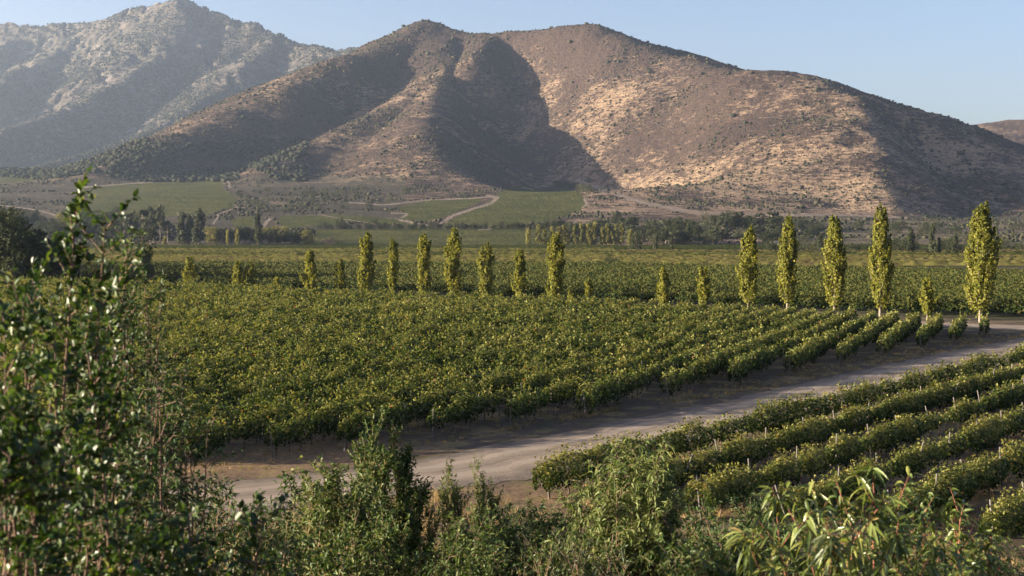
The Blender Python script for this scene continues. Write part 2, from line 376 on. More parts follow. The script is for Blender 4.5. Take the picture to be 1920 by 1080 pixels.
def make_scrub():
    n = 150000
    Y = rng.uniform(1350 ** 2, 3900 ** 2, n) ** .5; u = rng.uniform(-.40, .42, n); X = u * Y
    dens = .5 + 1.1 * fbm(X / 150, Y / 150, 3, 401)
    left = np.clip((.05 - u) / .3, 0, 1)
    keep = rng.uniform(0, 1, n) < np.clip(dens, .12, 1) * (.55 + .2 * left)
    X, Y, u = X[keep], Y[keep], u[keep]
    Z = terrain(X, Y); keep = Z - fan(X, Y) > 6
    X, Y, Z = X[keep], Y[keep], Z[keep]
    size = rng.lognormal(.38, .42, len(X)) * (.85 + (Y - 1500) / 5000)
    tag(scatter_bushes('scrub', np.stack([X, Y, Z], -1), size, rng.uniform(0, 1, len(X)), M_scrub), 'dark scrub dotted over the tan slopes of the big hill', 'scrub', kind='stuff')
    # the dark woods on the foot of the far mountain
    n = 16000
    Y = rng.uniform(2300, 5200, n); u = rng.uniform(-.42, -.16, n); X = u * Y; Z = terrain(X, Y)
    px = 960 + F * u; py = HZ - F * (Z - H) / Y
    nn = fbm(px / 60, py / 22, 3, 431)
    keep = (py > 262 + 20 * nn) & (py < 345) & ((nn > -.12) | (py < 300)) & (Z - fan(X, Y) < 420) & (Y > 2500 - 2 * px)
    X, Y, Z = X[keep], Y[keep], Z[keep]
    tag(scatter_bushes('woods', np.stack([X, Y, Z], -1), rng.uniform(3, 7, len(X)), rng.uniform(0, .4, len(X)), M_scrub), 'dark woods along the foot of the far left mountain', 'woods', kind='stuff')
    n = 60000
    Y = rng.uniform(3950, 7000, n); u = rng.uniform(-.42, -.08, n); X = u * Y; Z = terrain(X, Y)
    keep = (fbm(X / 220, Y / 220, 3, 451) > -.12 + .25 * rng.uniform(-1, 1, n)) & (Z - fan(X, Y) > 10)
    X, Y, Z = X[keep], Y[keep], Z[keep]
    tag(scatter_bushes('mountain_scrub', np.stack([X, Y, Z], -1), rng.uniform(2.5, 6.5, len(X)), rng.uniform(0, .6, len(X)), M_scrub), 'dark scrub over the hazy far left mountain', 'scrub', kind='stuff')
    # low brush over the flats below the hills
    n = 30000
    Y = rng.uniform(1080, 2400, n); u = rng.uniform(-.42, .42, n); X = u * Y; Z = terrain(X, Y)
    px = 960 + F * u; py = HZ - F * (Z - H) / Y
    bad = np.zeros(len(X), bool)
    for p in FIELDS: bad |= poly_mask(px, py, p)
    for ln, w in DIRT: bad |= line_dist(px, py, ln) < w
    nn = fbm(X / 70, Y / 70, 3, 441)
    keep = ~bad & (Z - fan(X, Y) < 8) & (nn > np.where(px < 1000, .08, -.05))
    X, Y, Z = X[keep], Y[keep], Z[keep]
    tag(scatter_bushes('brush', np.stack([X, Y, Z], -1), rng.lognormal(.25, .4, len(X)), rng.uniform(0, .8, len(X)), M_scrub), 'low brush on the flats between the fields and the hills', 'brush', kind='stuff')
make_scrub()
# ------------------------------------------------------------------ valley floor
def polyline_at(P, s):
    P = np.array(P, float); seg = np.hypot(*np.diff(P, axis=0).T); c = np.concatenate([[0], np.cumsum(seg)])
    t = s * c[-1]
    return np.stack([np.interp(t, c, P[:, 0]), np.interp(t, c, P[:, 1])], -1)
def seg_dist(x, y, P):
    D = np.full(np.shape(x), 1e9)
    for a, b in zip(P[:-1], P[1:]):
        ab = (b[0] - a[0], b[1] - a[1]); t = np.clip(((x - a[0]) * ab[0] + (y - a[1]) * ab[1]) / (ab[0] ** 2 + ab[1] ** 2), 0, 1)
        D = np.minimum(D, np.hypot(x - a[0] - ab[0] * t, y - a[1] - ab[1] * t))
    return D
ROAD_U = [(-90, 64), (-60, 62), (-40, 62), (-16.5, 64.8), (-13.2, 66.3), (-8.6, 70), (-5.1, 73.2), (0, 78.5), (4.8, 84), (13.3, 93.5), (25, 109), (40, 129), (58.8, 151), (66, 160), (74, 166)]
ROAD_L = [(-90, 58), (-60, 56), (-40, 54), (-14, 57.3), (-11.7, 58.3), (-4.4, 63.3), (.6, 67.2), (4.9, 72.3), (13.6, 82.5), (21, 92), (30.6, 104), (52, 129.5), (66, 144), (84, 158)]
TRACK = [(110, 128), (84, 158), (72, 167), (60, 177.5), (20, 209), (-22, 241)]
FRONT = [(-220, 56), (-140, 62), (-60, 70), (-40, 70), (-16.5, 71), (-9, 76), (-2.3, 81.5), (3.6, 87), (11, 96.6), (17.6, 105), (32, 123.5), (46, 141), (57, 155), (62, 161)]   # row ends by the road
BACK = [(63, 161), (60, 163), (44, 178), (7, 212), (-35, 240), (-75, 276), (-160, 345), (-240, 402)]       # far row ends
PD = np.array([.815, -.58]); PD = PD / np.linalg.norm(PD); PN = np.array([-PD[1], PD[0]])      # poplar line direction; PN points away from the camera
P0 = np.array([-29.6, 258.0])

def ground_material():
    s = NT('valley_soil'); p = s.pos()
    a = s.noise(p, .35, 5, .65); b = s.noise(p, 3.0, 4, .7); c2 = s.noise(p, 14, 3, .7)
    soil = s.mix(s.val(b, .3, .7), (.055, .040, .030), (.12, .088, .064))
    dry = s.mix(s.val(c2, .3, .7), (.17, .11, .05), (.38, .27, .13))
    weeds = s.mix(s.val(c2, .3, .7), (.045, .055, .02), (.10, .11, .04))
    c = s.mix(s.math('MULTIPLY', s.val(a, .5, .62), .8), soil, dry)
    c = s.mix(s.math('MULTIPLY', s.val(s.noise(p, .7, 4, .6), .54, .64), .7), c, weeds)
    c = s.mix(s.attr('verge'), c, s.mix(s.val(b, .35, .6), (.11, .06, .035), (.25, .165, .09)))
    olive = s.mix(s.val(s.noise(p, .05, 4, .7), .35, .65), (.04, .042, .018), (.09, .075, .035))
    c = s.mix(s.attr('olive'), c, olive)
    return s.done(c, .95, .1, s.bump(s.math('ADD', b, c2), .7, .06))
def make_ground():
    ys = np.concatenate([np.arange(-60, 60, .8), np.arange(60, 200, 2.0), 200 * 5 ** np.linspace(0, 1, 80)])
    xs = np.concatenate([-np.geomspace(2600, 40.8, 50)[:-1], np.arange(-40, 40.1, .8), np.geomspace(40.8, 2600, 50)[1:]])
    Xg, Yg = np.meshgrid(xs, ys); Z = near_slope(Xg, Yg) + .25 * np.clip(near_slope(Xg, Yg), 0, 1) * fbm(Xg / 2.5, Yg / 2.5, 3, 501)
    V = np.stack([Xg, Yg, Z], -1).reshape(-1, 3); m, n = Xg.shape; q = np.arange(m * n).reshape(m, n)
    Fq = np.stack([q[:-1, :-1], q[:-1, 1:], q[1:, 1:], q[1:, :-1]], -1).reshape(-1, 4)
    off = (Xg - P0[0]) * PN[0] + (Yg - P0[1]) * PN[1]
    verge = np.clip(1.2 - seg_dist(Xg, Yg, FRONT[1:6]) / 5, 0, 1) * (Xg < 8) + .6 * np.clip(1 - seg_dist(Xg, Yg, [(-12, 54), (0, 62), (3, 60)]) / 6, 0, 1)
    o = mesh_np('ground', V, [Fq], ground_material(), None, {'olive': ('POINT', np.clip((off + 2) / 6, 0, 1).ravel()), 'verge': ('POINT', np.clip(verge, 0, 1).ravel())}, True)
    tag(o, kind='structure')
make_ground()

def strip(name, A, B, n, m, mat, z=.02, jit=.35, seed=0):
    s = np.linspace(0, 1, n); a = polyline_at(A, s); b = polyline_at(B, s); t = np.linspace(0, 1, m)
    nz = jit * 2 * fbm(s * 90, s * 0 + seed, 4, 600 + seed); nz2 = jit * 2 * fbm(s * 90, s * 0 + seed + 50, 4, 650 + seed)
    w = (b - a) / np.linalg.norm(b - a, axis=1)[:, None]; a = a + w * nz[:, None]; b = b + w * nz2[:, None]
    P = a[:, None] * (1 - t)[None, :, None] + b[:, None] * t[None, :, None]
    Z = np.full(P.shape[:2], z) + .015 * np.cos((t - .5) * math.pi)[None, :]
    V = np.concatenate([P, Z[..., None]], -1).reshape(-1, 3); q = np.arange(n * m).reshape(n, m)
    Fq = np.stack([q[:-1, :-1], q[1:, :-1], q[1:, 1:], q[:-1, 1:]], -1).reshape(-1, 4)
    ac = np.tile(t, n); al = np.repeat(s, m)
    return tag(mesh_np(name, V, [Fq], mat, None, {'across': ('POINT', ac), 'along': ('POINT', al)}, True), kind='structure')
def road_material():
    s = NT('packed_dirt'); p = s.pos()
    cv = s.n('ShaderNodeCombineXYZ'); s.l(s.math('MULTIPLY', s.attr('along'), 14.0), cv.inputs[0]); s.l(s.math('MULTIPLY', s.attr('across'), 16.0), cv.inputs[1])
    ruts = s.noise(cv.outputs[0], 1.0, 5, .6); f = s.noise(p, 1.2, 5, .65); g = s.noise(p, 16, 3, .75)
    c = s.mix(s.val(ruts, .35, .65), (.165, .125, .092), (.27, .21, .16))
    lane = s.math('ABSOLUTE', s.math('SUBTRACT', s.math('ABSOLUTE', s.math('SUBTRACT', s.attr('across'), .47)), .17))
    lane = s.math('ADD', lane, s.math('MULTIPLY', s.math('SUBTRACT', s.noise(p, .35, 4, .7), .5), .22))
    c = s.mix(s.math('MULTIPLY', s.val(lane, .10, .02), .7), c, (.33, .265, .205))
    c = s.mix(s.math('MULTIPLY', s.val(lane, .12, .22), .75), c, (.10, .08, .066))
    c = s.mix(s.math('MULTIPLY', s.val(f, .4, .7), .4), c, (.26, .21, .17))
    c = s.mix(s.math('MULTIPLY', s.val(g, .58, .7), .5), c, (.14, .115, .10))
    return s.done(c, .95, .1, s.bump(s.math('ADD', s.math('MULTIPLY', ruts, 1.5), g), .8, .07))
M_road = road_material()
strip('dirt_road', ROAD_U, ROAD_L, 500, 13, M_road, .02, .5, 1)
TR = np.array(TRACK, float)
_n = np.array([.58, .815])
strip('dirt_track', (TR + _n * 4.5).tolist(), (TR - _n * 4.5).tolist(), 260, 7, M_road, .012, .6, 2)

# ------------------------------------------------------------------ leaves as small diamond faces
def diamonds(C, N, size, aspect=.75):
    n = len(C); r = rng.normal(0, 1, (n, 3))
    N = N / (np.linalg.norm(N, axis=1)[:, None] + 1e-9)
    t1 = r - (r * N).sum(1)[:, None] * N; t1 /= np.linalg.norm(t1, axis=1)[:, None] + 1e-9
    t2 = np.cross(N, t1); s = size[:, None] if np.ndim(size) else size
    V = np.stack([C - t1 * s * .5, C + t2 * s * .5 * aspect, C + t1 * s * .5 + N * s * .12, C - t2 * s * .5 * aspect], 1).reshape(-1, 3)
    return V, np.arange(4 * n).reshape(n, 4)
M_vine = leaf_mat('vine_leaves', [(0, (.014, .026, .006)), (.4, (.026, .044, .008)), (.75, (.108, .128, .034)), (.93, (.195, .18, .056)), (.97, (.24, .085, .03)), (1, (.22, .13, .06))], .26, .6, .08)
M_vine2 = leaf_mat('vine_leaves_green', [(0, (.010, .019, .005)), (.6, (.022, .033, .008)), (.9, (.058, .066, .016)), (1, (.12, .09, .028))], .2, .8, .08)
M_wood = plain('vine_wood', (.10, .07, .05)); M_post = plain('weathered_post', (.13, .115, .10)); M_bark = plain('pale_bark', (.22, .18, .14)); M_bark2 = plain('dark_bark', (.12, .09, .065))
def vine_foliage(a, b, seed, k=1.0, h0=.55, h1=1.75, w=.55, gap=0.0, tint=(.45, .22), power=1.4, n0=170, sz=1.0):
    a = np.array(a, float); b = np.array(b, float); L = np.hypot(*(b - a)); 
    ss = np.linspace(0, L, max(int(L / .5), 4)); dd = np.hypot(*(a[None] + (b - a)[None] * (ss / L)[:, None]).T)
    den = n0 * k * (80 / dd) ** power
    bush = np.clip(1 + 1.35 * vnoise(ss / 1.1, ss * 0 + seed, seed) + .7 * vnoise(ss / 5, ss * 0 + seed, seed + 1), .2, 1.75)
    hole = np.ones_like(ss)
    if gap > 0: hole = np.where(vnoise(ss / 3.2, ss * 0 + 3.3, seed + 7) < -.5 + gap, .06, 1.0)
    cdf = np.cumsum(den * bush * hole); n = int(cdf[-1] * .5); cdf /= cdf[-1]
    s = np.interp(rng.uniform(0, 1, n), cdf, ss); bu = np.interp(s, ss, bush); d = np.interp(s, ss, dd)
    ph = rng.uniform(-.9, math.pi + .9, n); r = rng.uniform(.35, 1, n) ** .6 * (1 + .25 * rng.normal(0, 1, n) * (rng.uniform(0, 1, n) < .25))
    sc = .45 + .58 * bu
    cx = w * r * np.cos(ph) * sc; mid = h0 + (h1 - h0) * .42; cz = mid + (h1 - h0) * .58 * r * np.sin(ph) * sc
    up = rng.uniform(0, 1, n) < .09; cz = np.where(up, h1 * (.9 + .3 * rng.uniform(0, 1, n) ** 1.5) * (.8 + .2 * bu), cz); cx = np.where(up, cx * .7, cx)
    dr = (b - a) / L; nr = np.array([dr[1], -dr[0]])
    wob = .12 * vnoise(s / 4, s * 0, seed + 2)
    P = a[None] + dr[None] * s[:, None] + nr[None] * (cx + wob)[:, None]
    C = np.concatenate([P, np.maximum(cz, .15)[:, None]], 1)
    N = np.stack([nr[0] * np.cos(ph), nr[1] * np.cos(ph), np.sin(ph) + .2], -1) + rng.normal(0, .42, (n, 3))
    size = sz * .175 * (d / 80) ** .7 * rng.uniform(.7, 1.3, n)
    V, Fq = diamonds(C, N, size, .85)
    t = tint[0] - .16 + .42 * vnoise(s / .55, s * 0 + seed * 1.7, seed + 3) + .5 * np.clip((C[:, 2] - mid) / (h1 - h0) * 1.6, -.6, 1) + tint[1] * rng.normal(0, 1, n) + .25 * vnoise(P[:, 0] / 7, P[:, 1] / 7, 77)  # paler upward: yellowing tips, plus sunlit tops and shaded undersides put into the tint
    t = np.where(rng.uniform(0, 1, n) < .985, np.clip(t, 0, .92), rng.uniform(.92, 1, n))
    return V, Fq, t
def tube_mesh(pts, rads, sides=6):
    pts = np.array(pts, float); V = []; 
    for i, p in enumerate(pts):
        d = pts[min(i + 1, len(pts) - 1)] - pts[max(i - 1, 0)]; d /= np.linalg.norm(d) + 1e-9
        u = np.cross(d, [0.31, .9, .2]); u /= np.linalg.norm(u) + 1e-9; v = np.cross(d, u)
        for k in range(sides):
            an = 2 * math.pi * k / sides; V.append(p + rads[i] * (u * math.cos(an) + v * math.sin(an)))
    Fq = []
    for i in range(len(pts) - 1):
        for k in range(sides): Fq.append((i * sides + k, i * sides + (k + 1) % sides, (i + 1) * sides + (k + 1) % sides, (i + 1) * sides + k))
    V.append(pts[-1]); c = len(V) - 1; T = [((len(pts) - 1) * sides + k, (len(pts) - 1) * sides + (k + 1) % sides, c) for k in range(sides)]
    return np.array(V), np.array(Fq), np.array(T)
class Tubes:
    def __init__(s): s.V = []; s.Q = []; s.T = []; s.n = 0
    def add(s, pts, rads, sides=5):
        V, Q, T = tube_mesh(pts, rads, sides); s.V.append(V); s.Q.append(Q + s.n); s.T.append(T + s.n); s.n += len(V)
    def build(s, name, mat, parent=None): return mesh_np(name, np.concatenate(s.V), [np.concatenate(s.Q), np.concatenate(s.T)], mat, parent, None, True)
_proto = {}
def part_copy(key, builder, parent, loc, rot=(0, 0, 0), sc=(1, 1, 1)):
    if key not in _proto:
        o = builder(); _proto[key] = o; o.parent = parent
    else:
        o = _proto[key].copy(); col.objects.link(o); o.parent = parent
    o.location = loc; o.rotation_euler = rot; o.scale = sc
    return o
def build_trunk():
    t = Tubes(); t.add([(0, 0, -.05), (.03, .02, .25), (-.02, .03, .5), (.03, -.02, .8)], [.05, .036, .032, .03], 6); t.add([(.03, -.02, .75), (.28, .03, .95)], [.022, .012], 5); t.add([(.03, -.02, .75), (-.25, .0, .98)], [.022, .012], 5)
    return t.build('trunk', M_wood)
def build_post():
    t = Tubes(); t.add([(0, 0, -.2), (.01, .0, .8), (0, .01, 1.86), (0, .01, 1.9)], [.045, .042, .04, .03], 7)
    return t.build('post', M_post)
def row_fixtures(root, a, b, posts, trunks, lean=.05, ph=1.0, root_xy=(0, 0)):
    a = np.array(a, float); b = np.array(b, float); L = np.hypot(*(b - a)); dr = (b - a) / L
    for s in posts:
        if s < L: p = a + dr * s - root_xy; part_copy('post', build_post, root, (p[0], p[1], 0), (random.gauss(0, lean), random.gauss(0, lean), random.uniform(0, 6)), (1, 1, ph))
    for s in trunks:
        if s < L: p = a + dr * s - root_xy; part_copy('trunk', build_trunk, root, (p[0] + random.uniform(-.06, .06), p[1], 0), (0, 0, random.uniform(0, 6)), (1.1, 1.1, random.uniform(.85, 1.05)))

ORD = ['first', 'second', 'third', 'fourth', 'fifth', 'sixth', 'seventh', 'eighth', 'ninth', 'tenth', 'eleventh', 'twelfth', 'thirteenth', 'fourteenth']
def make_row(a, b, seed, label, group, mat, posts=(), trunks=(), lean=.05, ph=1.0, **kw):
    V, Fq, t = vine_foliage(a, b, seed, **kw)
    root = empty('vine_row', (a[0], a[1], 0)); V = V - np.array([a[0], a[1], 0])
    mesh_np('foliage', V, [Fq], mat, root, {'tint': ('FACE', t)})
    row_fixtures(root, a, b, posts, trunks, lean, ph, np.array(a, float))
    return tag(root, label, 'vine row', group)
def isect(o, d, P):   # ray o+s*d with polyline P -> s
    best = None
    for a, b in zip(P[:-1], P[1:]):
        a = np.array(a, float); e = np.array(b, float) - a; m = d[0] * -e[1] + e[0] * d[1]
        if abs(m) < 1e-9: continue
        r = a - o; s = (r[0] * -e[1] + e[0] * r[1]) / m; t = (d[0] * r[1] - d[1] * r[0]) / m
        if -1e-6 <= t <= 1 + 1e-6 and (best is None or s < best): best = s
    return best
TH = R(22.5); RD = np.array([math.sin(TH), math.cos(TH)]); RP = np.array([math.cos(TH), -math.sin(TH)])
def upper_field():
    k = 0; p = -6.6
    while p > -264:
        o = RP * p; s0 = isect(o, RD, FRONT); s1 = isect(o, RD, BACK)
        p -= 2.85
        if s0 is None or s1 is None or s1 - s0 < 4: continue
        a = o + RD * (s0 + random.uniform(-.6, .9)); b = o + RD * (s1 + random.uniform(-1, 1))
        if k < 13: lab = 'green vine row ending at the road, %s from the junction corner' % ORD[k]
        elif k < 28: lab = 'leafy vine row in the middle of the big vineyard left of the road'
        else: lab = 'sunlit vine row far left in the big vineyard between verge and poplars'
        g = 'vine rows near the junction' if k < 13 else 'vine rows in the middle of the big vineyard' if k < 28 else 'vine rows in the left of the big vineyard'
        near = k < 34
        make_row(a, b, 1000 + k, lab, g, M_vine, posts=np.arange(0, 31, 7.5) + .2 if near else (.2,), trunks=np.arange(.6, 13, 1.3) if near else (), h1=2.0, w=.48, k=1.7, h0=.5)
        k += 1
upper_field()
TL = R(38.2); LD = np.array([math.sin(TL), math.cos(TL)]); LP = np.array([math.cos(TL), -math.sin(TL)])
def lower_field():
    for k in range(8):
        D = 36.9 - 4.05 * k; o = -LP * D
        s0 = 49.2 + [0, .5, .8, 1.5, 2.5, 3, 3.5, 4][k]
        far = 118 if k < 3 else 100
        a = o + LD * s0; b = o + LD * (s0 + far)
        lab = 'trellised vine row beside the lower edge of the dirt road' if k == 0 else '%s vine row below the dirt road, counted from the road, with leaning stakes' % ORD[k]
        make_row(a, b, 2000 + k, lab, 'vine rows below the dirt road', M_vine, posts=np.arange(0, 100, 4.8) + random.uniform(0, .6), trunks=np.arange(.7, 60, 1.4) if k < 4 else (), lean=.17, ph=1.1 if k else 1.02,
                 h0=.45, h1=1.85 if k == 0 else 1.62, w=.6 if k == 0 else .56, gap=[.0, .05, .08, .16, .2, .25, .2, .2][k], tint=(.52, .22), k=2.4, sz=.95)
lower_field()
def second_field():
    for j in range(66):
        off = 5.5 + 2.9 * j; o = P0 + PN * off
        # clip the row to the part of the plain the photograph could see
        lo, hi = [], []
        s = np.linspace(-500, 500, 2001); X = o[0] + PD[0] * s; Y = o[1] + PD[1] * s
        ok = (Y > 100) & (np.abs(X / np.maximum(Y, 1)) < .44) & (Y < 470)
        if ok.sum() < 20: continue
        s = s[ok]; a = o + PD * s[0]; b = o + PD * s[-1]
        lab = ('vine row just behind the tall poplars, %s from them' % ORD[j]) if j < 8 else ('green vine row in the nearer half of the field behind the tall poplars' if j < 34 else 'green vine row in the farther half of the field behind the tall poplars')
        g = 'vine rows right behind the poplars' if j < 8 else 'vine rows in the field behind the poplars' if j < 34 else 'vine rows in the far part of the field behind the poplars'
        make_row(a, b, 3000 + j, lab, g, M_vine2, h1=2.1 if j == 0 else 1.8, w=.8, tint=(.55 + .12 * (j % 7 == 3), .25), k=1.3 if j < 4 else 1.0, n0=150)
second_field()
def far_vines():
    Vs, Fs, Ts = [], [], []; n = 0
    yy = 462.0
    while yy < 1010:
        x = np.arange(-.44 * yy, .44 * yy, 1.6); m = len(x); y = yy + 1.2 * vnoise(x / 60, x * 0 + yy, 3)
        h = 1.5 + .9 * vnoise(x / 2.2, x * 0 + yy, 9) + .5 * rng.uniform(-1, 1, m)
        A = np.stack([x, y - .6, np.full(m, .3)], -1); B = np.stack([x + rng.uniform(-.5, .5, m), y, h], -1); C = np.stack([x, y + .6, np.full(m, .3)], -1)
        V = np.stack([A, B, C], 1).reshape(-1, 3); i = np.arange(m - 1) * 3
        Q = np.concatenate([np.stack([i, i + 3, i + 4, i + 1], -1), np.stack([i + 1, i + 4, i + 5, i + 2], -1)]) + n
        py = HZ + F * H / y[:-1]; px = 960 + F * x[:-1] / y[:-1]; jj = py + 1.5 * fbm(x[:-1] / 50, y[:-1] / 50, 3, 15)
        t = np.where(jj > 484, .62, np.where(jj > 476.5, .42, np.where(px > 1150, .85, .5)))
        t = np.where((jj < 470 + .0 * px) & (px < 1500), .2, t) ; t = np.where((jj < 473) & (px >= 1150), .1, t)
        t = t + .12 * rng.normal(0, 1, m - 1) + .2 * fbm(x[:-1] / 40, y[:-1] / 25, 3, 19)
        Vs.append(V); Fs.append(Q); Ts.append(np.concatenate([t, t])); n += len(V); yy += 2.9
    m = leaf_mat('far_vine_leaves', [(0, (.05, .062, .016)), (.35, (.055, .06, .016)), (.6, (.20, .18, .05)), (.8, (.15, .12, .045)), (1, (.09, .062, .042))], .15, .9, .02)
    tag(mesh_np('distant_vines', np.concatenate(Vs), [np.concatenate(Fs)], m, None, {'tint': ('FACE', np.clip(np.concatenate(Ts), 0, 1))}), 'far vineyard rows merging into a yellow-green plain behind the poplars', 'vineyard', kind='stuff')
far_vines()

# ------------------------------------------------------------------ poplars
M_pop = leaf_mat('poplar_leaves', [(0, (.065, .075, .018)), (.45, (.145, .155, .03)), (.8, (.26, .24, .05)), (1, (.34, .29, .08))], .40, .8, .05, (1.25, 1.15, .5))
M_popd = leaf_mat('poplar_leaves_green', [(0, (.04, .052, .018)), (.6, (.085, .09, .03)), (1, (.17, .15, .05))], .3, .7, .1, (1.25, 1.15, .6))
def poplar(x, y, z, h, hw, label, group, nl, leaf, seed, mat=None, tilt=.0, bare=.07, dark=0.0):
    root = empty('poplar', (x, y, z)); lr = np.random.default_rng(seed)
    t = Tubes(); t.add([(0, 0, -.2), (.05 * hw, 0, h * .3), (.0, .05 * hw, h * .65), (tilt * h * .7, 0, h * .95)], [h * .012, h * .009, h * .005, .02], 6)
    nb = max(int(24 + nl / 130), 24); Cs, Ns, Ts = [], [], []
    prof = lambda u: np.interp(u, [0, bare, .18, .4, .65, .85, 1], [.15, .5, .88, 1, .8, .42, .06])
    per = nl // nb
    lobes = [(lr.uniform(0, 6.28), lr.uniform(.25, .75), lr.uniform(.15, .4)) for _ in range(3)]
    for i in range(nb):
        u0 = bare + (0.97 - bare) * (i + lr.uniform(0, 1)) / nb * .86; az = lr.uniform(0, 6.283)
        ext = 1 + sum(g * max(0, math.cos(az - a)) * math.exp(-((u0 - c) / .12) ** 2) for a, c, g in lobes)
        L = h * lr.uniform(.10, .2) * (1 - .35 * u0); r1 = hw * float(prof(u0 + .05)) * lr.uniform(.5, 1.1) * ext
        tip = np.array([math.cos(az) * r1, math.sin(az) * r1, u0 * h + L]); st = np.array([0, 0, u0 * h - .02 * h]); md = np.array([tip[0] * .75, tip[1] * .75, st[2] + L * .35])
        t.add([st, md, tip], [h * .0028, h * .002, .008], 3)
        q = lr.uniform(0.05, 1.08, per) ** .8; P = (1 - q)[:, None] ** 2 * st + 2 * (q * (1 - q))[:, None] * md + q[:, None] ** 2 * tip
        sp = hw * .25 * (1.15 - q)[:, None]; P = P + lr.normal(0, 1, (per, 3)) * sp * np.array([1, 1, 1.3])
        P[:, 0] += tilt * (P[:, 2] / h) ** 2 * h
        Cs.append(P); out = P * np.array([1, 1, 0]); out /= np.linalg.norm(out, axis=1)[:, None] + .1
        Ns.append(out + lr.normal(0, .7, (per, 3)) + np.array([0, 0, .15])); Ts.append(np.full(per, lr.normal(.5, .07)))
    C = np.concatenate(Cs); N = np.concatenate(Ns); T = np.concatenate(Ts) + lr.normal(0, .17, len(C)) - .25 * np.clip(C[:, 2] / h - .8, 0, 1) / .2 - dark
    V, Fq = diamonds(C, N, leaf * lr.uniform(.7, 1.35, len(C)), .8)
    t.build('trunk', M_bark, root)
    mesh_np('crown', V, [Fq], mat or M_pop, root, {'tint': ('FACE', np.clip(T, 0, 1))})
    return tag(root, label, 'poplar', group)
POP = [(278, 455, 534, 14, 1), (300, 518, 542, 6, 0), (356, 478, 541, 14, 0), (445, 485, 546, 12, 0), (470, 490, 546, 12, 0), (520, 516, 549, 8, 0), (580, 462, 553, 14, 0), (637, 482, 553, 11, 0), (686, 428, 554, 17, 0), (737, 440, 556, 12, 0),
       (793, 430, 558, 15, 0), (851, 420, 561, 18, 0), (912, 450, 563, 16, 0), (974, 460, 566, 13, 0), (1040, 430, 570, 18, 0), (1070, 544, 571, 8, 0), (1104, 518, 571, 9, 0), (1243, 498, 577, 14, 0), (1318, 494, 580, 13, 0),
       (1403, 420, 584, 19, 0), (1476, 396, 588, 18, 0), (1564, 398, 592, 20, 0), (1650, 378, 596, 21, 0), (1738, 512, 600, 13, 0), (1837, 377, 606, 28, 0)]
PLAB = ['dark green poplar standing leftmost in the poplar row', 'knee-high poplar sapling beside the leftmost dark poplar', 'broad short yellow-green poplar near the left end of the row',
 'left one of two short poplars standing close together at left', 'right one of two short poplars standing close together at left', 'tiny round poplar sapling right of the close pair of short poplars',
 'medium yellow poplar with a thin pointed tip, just left of a shorter one', 'slim short poplar just left of the first tall broad poplar', 'tall broad poplar with a rounded top, left of centre', 'slim poplar between two taller ones left of centre',
 'tall poplar with a green tip, one left of the tallest central poplar', 'tallest poplar in the central group, with dark green right side', 'medium poplar with a broad base, one right of the tallest central poplar', 'medium slim poplar just left of the last tall central poplar',
 'last tall poplar of the central group, broad and tall', 'low bushy poplar sapling right of the central group', 'thin pointed poplar sapling beside the low bushy one', 'short cone-shaped poplar left of the gap in the row, alone', 'short loose poplar just left of the five tall right-hand poplars',
 'shortest and first of the big right-hand poplars', 'tall slim poplar with a pale trunk showing, second of the big right-hand ones', 'tall poplar with a dark right side, third of the big right-hand ones', 'very tall poplar leaning right at its tip, fourth of the big right-hand ones',
 'small thin poplar between the two biggest right-hand poplars', 'widest and biggest poplar, at the right end of the row']
for i, (x, yt, yb, w, dk) in enumerate(POP):
    Y = F * H / (yb - HZ); X = (x - 960) / F * Y; h = (yb - yt) / F * Y; hw = w / F * Y
    area = 2 * w * (yb - yt) * .284
    poplar(X, Y, 0, h, hw * 1.02, PLAB[i], 'poplars along the vineyard track', int(np.clip(area * 4.2, 700, 15000)), .34 * (Y / 220) ** .5, 50 + i, M_popd if dk else M_pop, tilt=.012 if h > 6 else 0, bare=.03 if x < 1400 else .11)
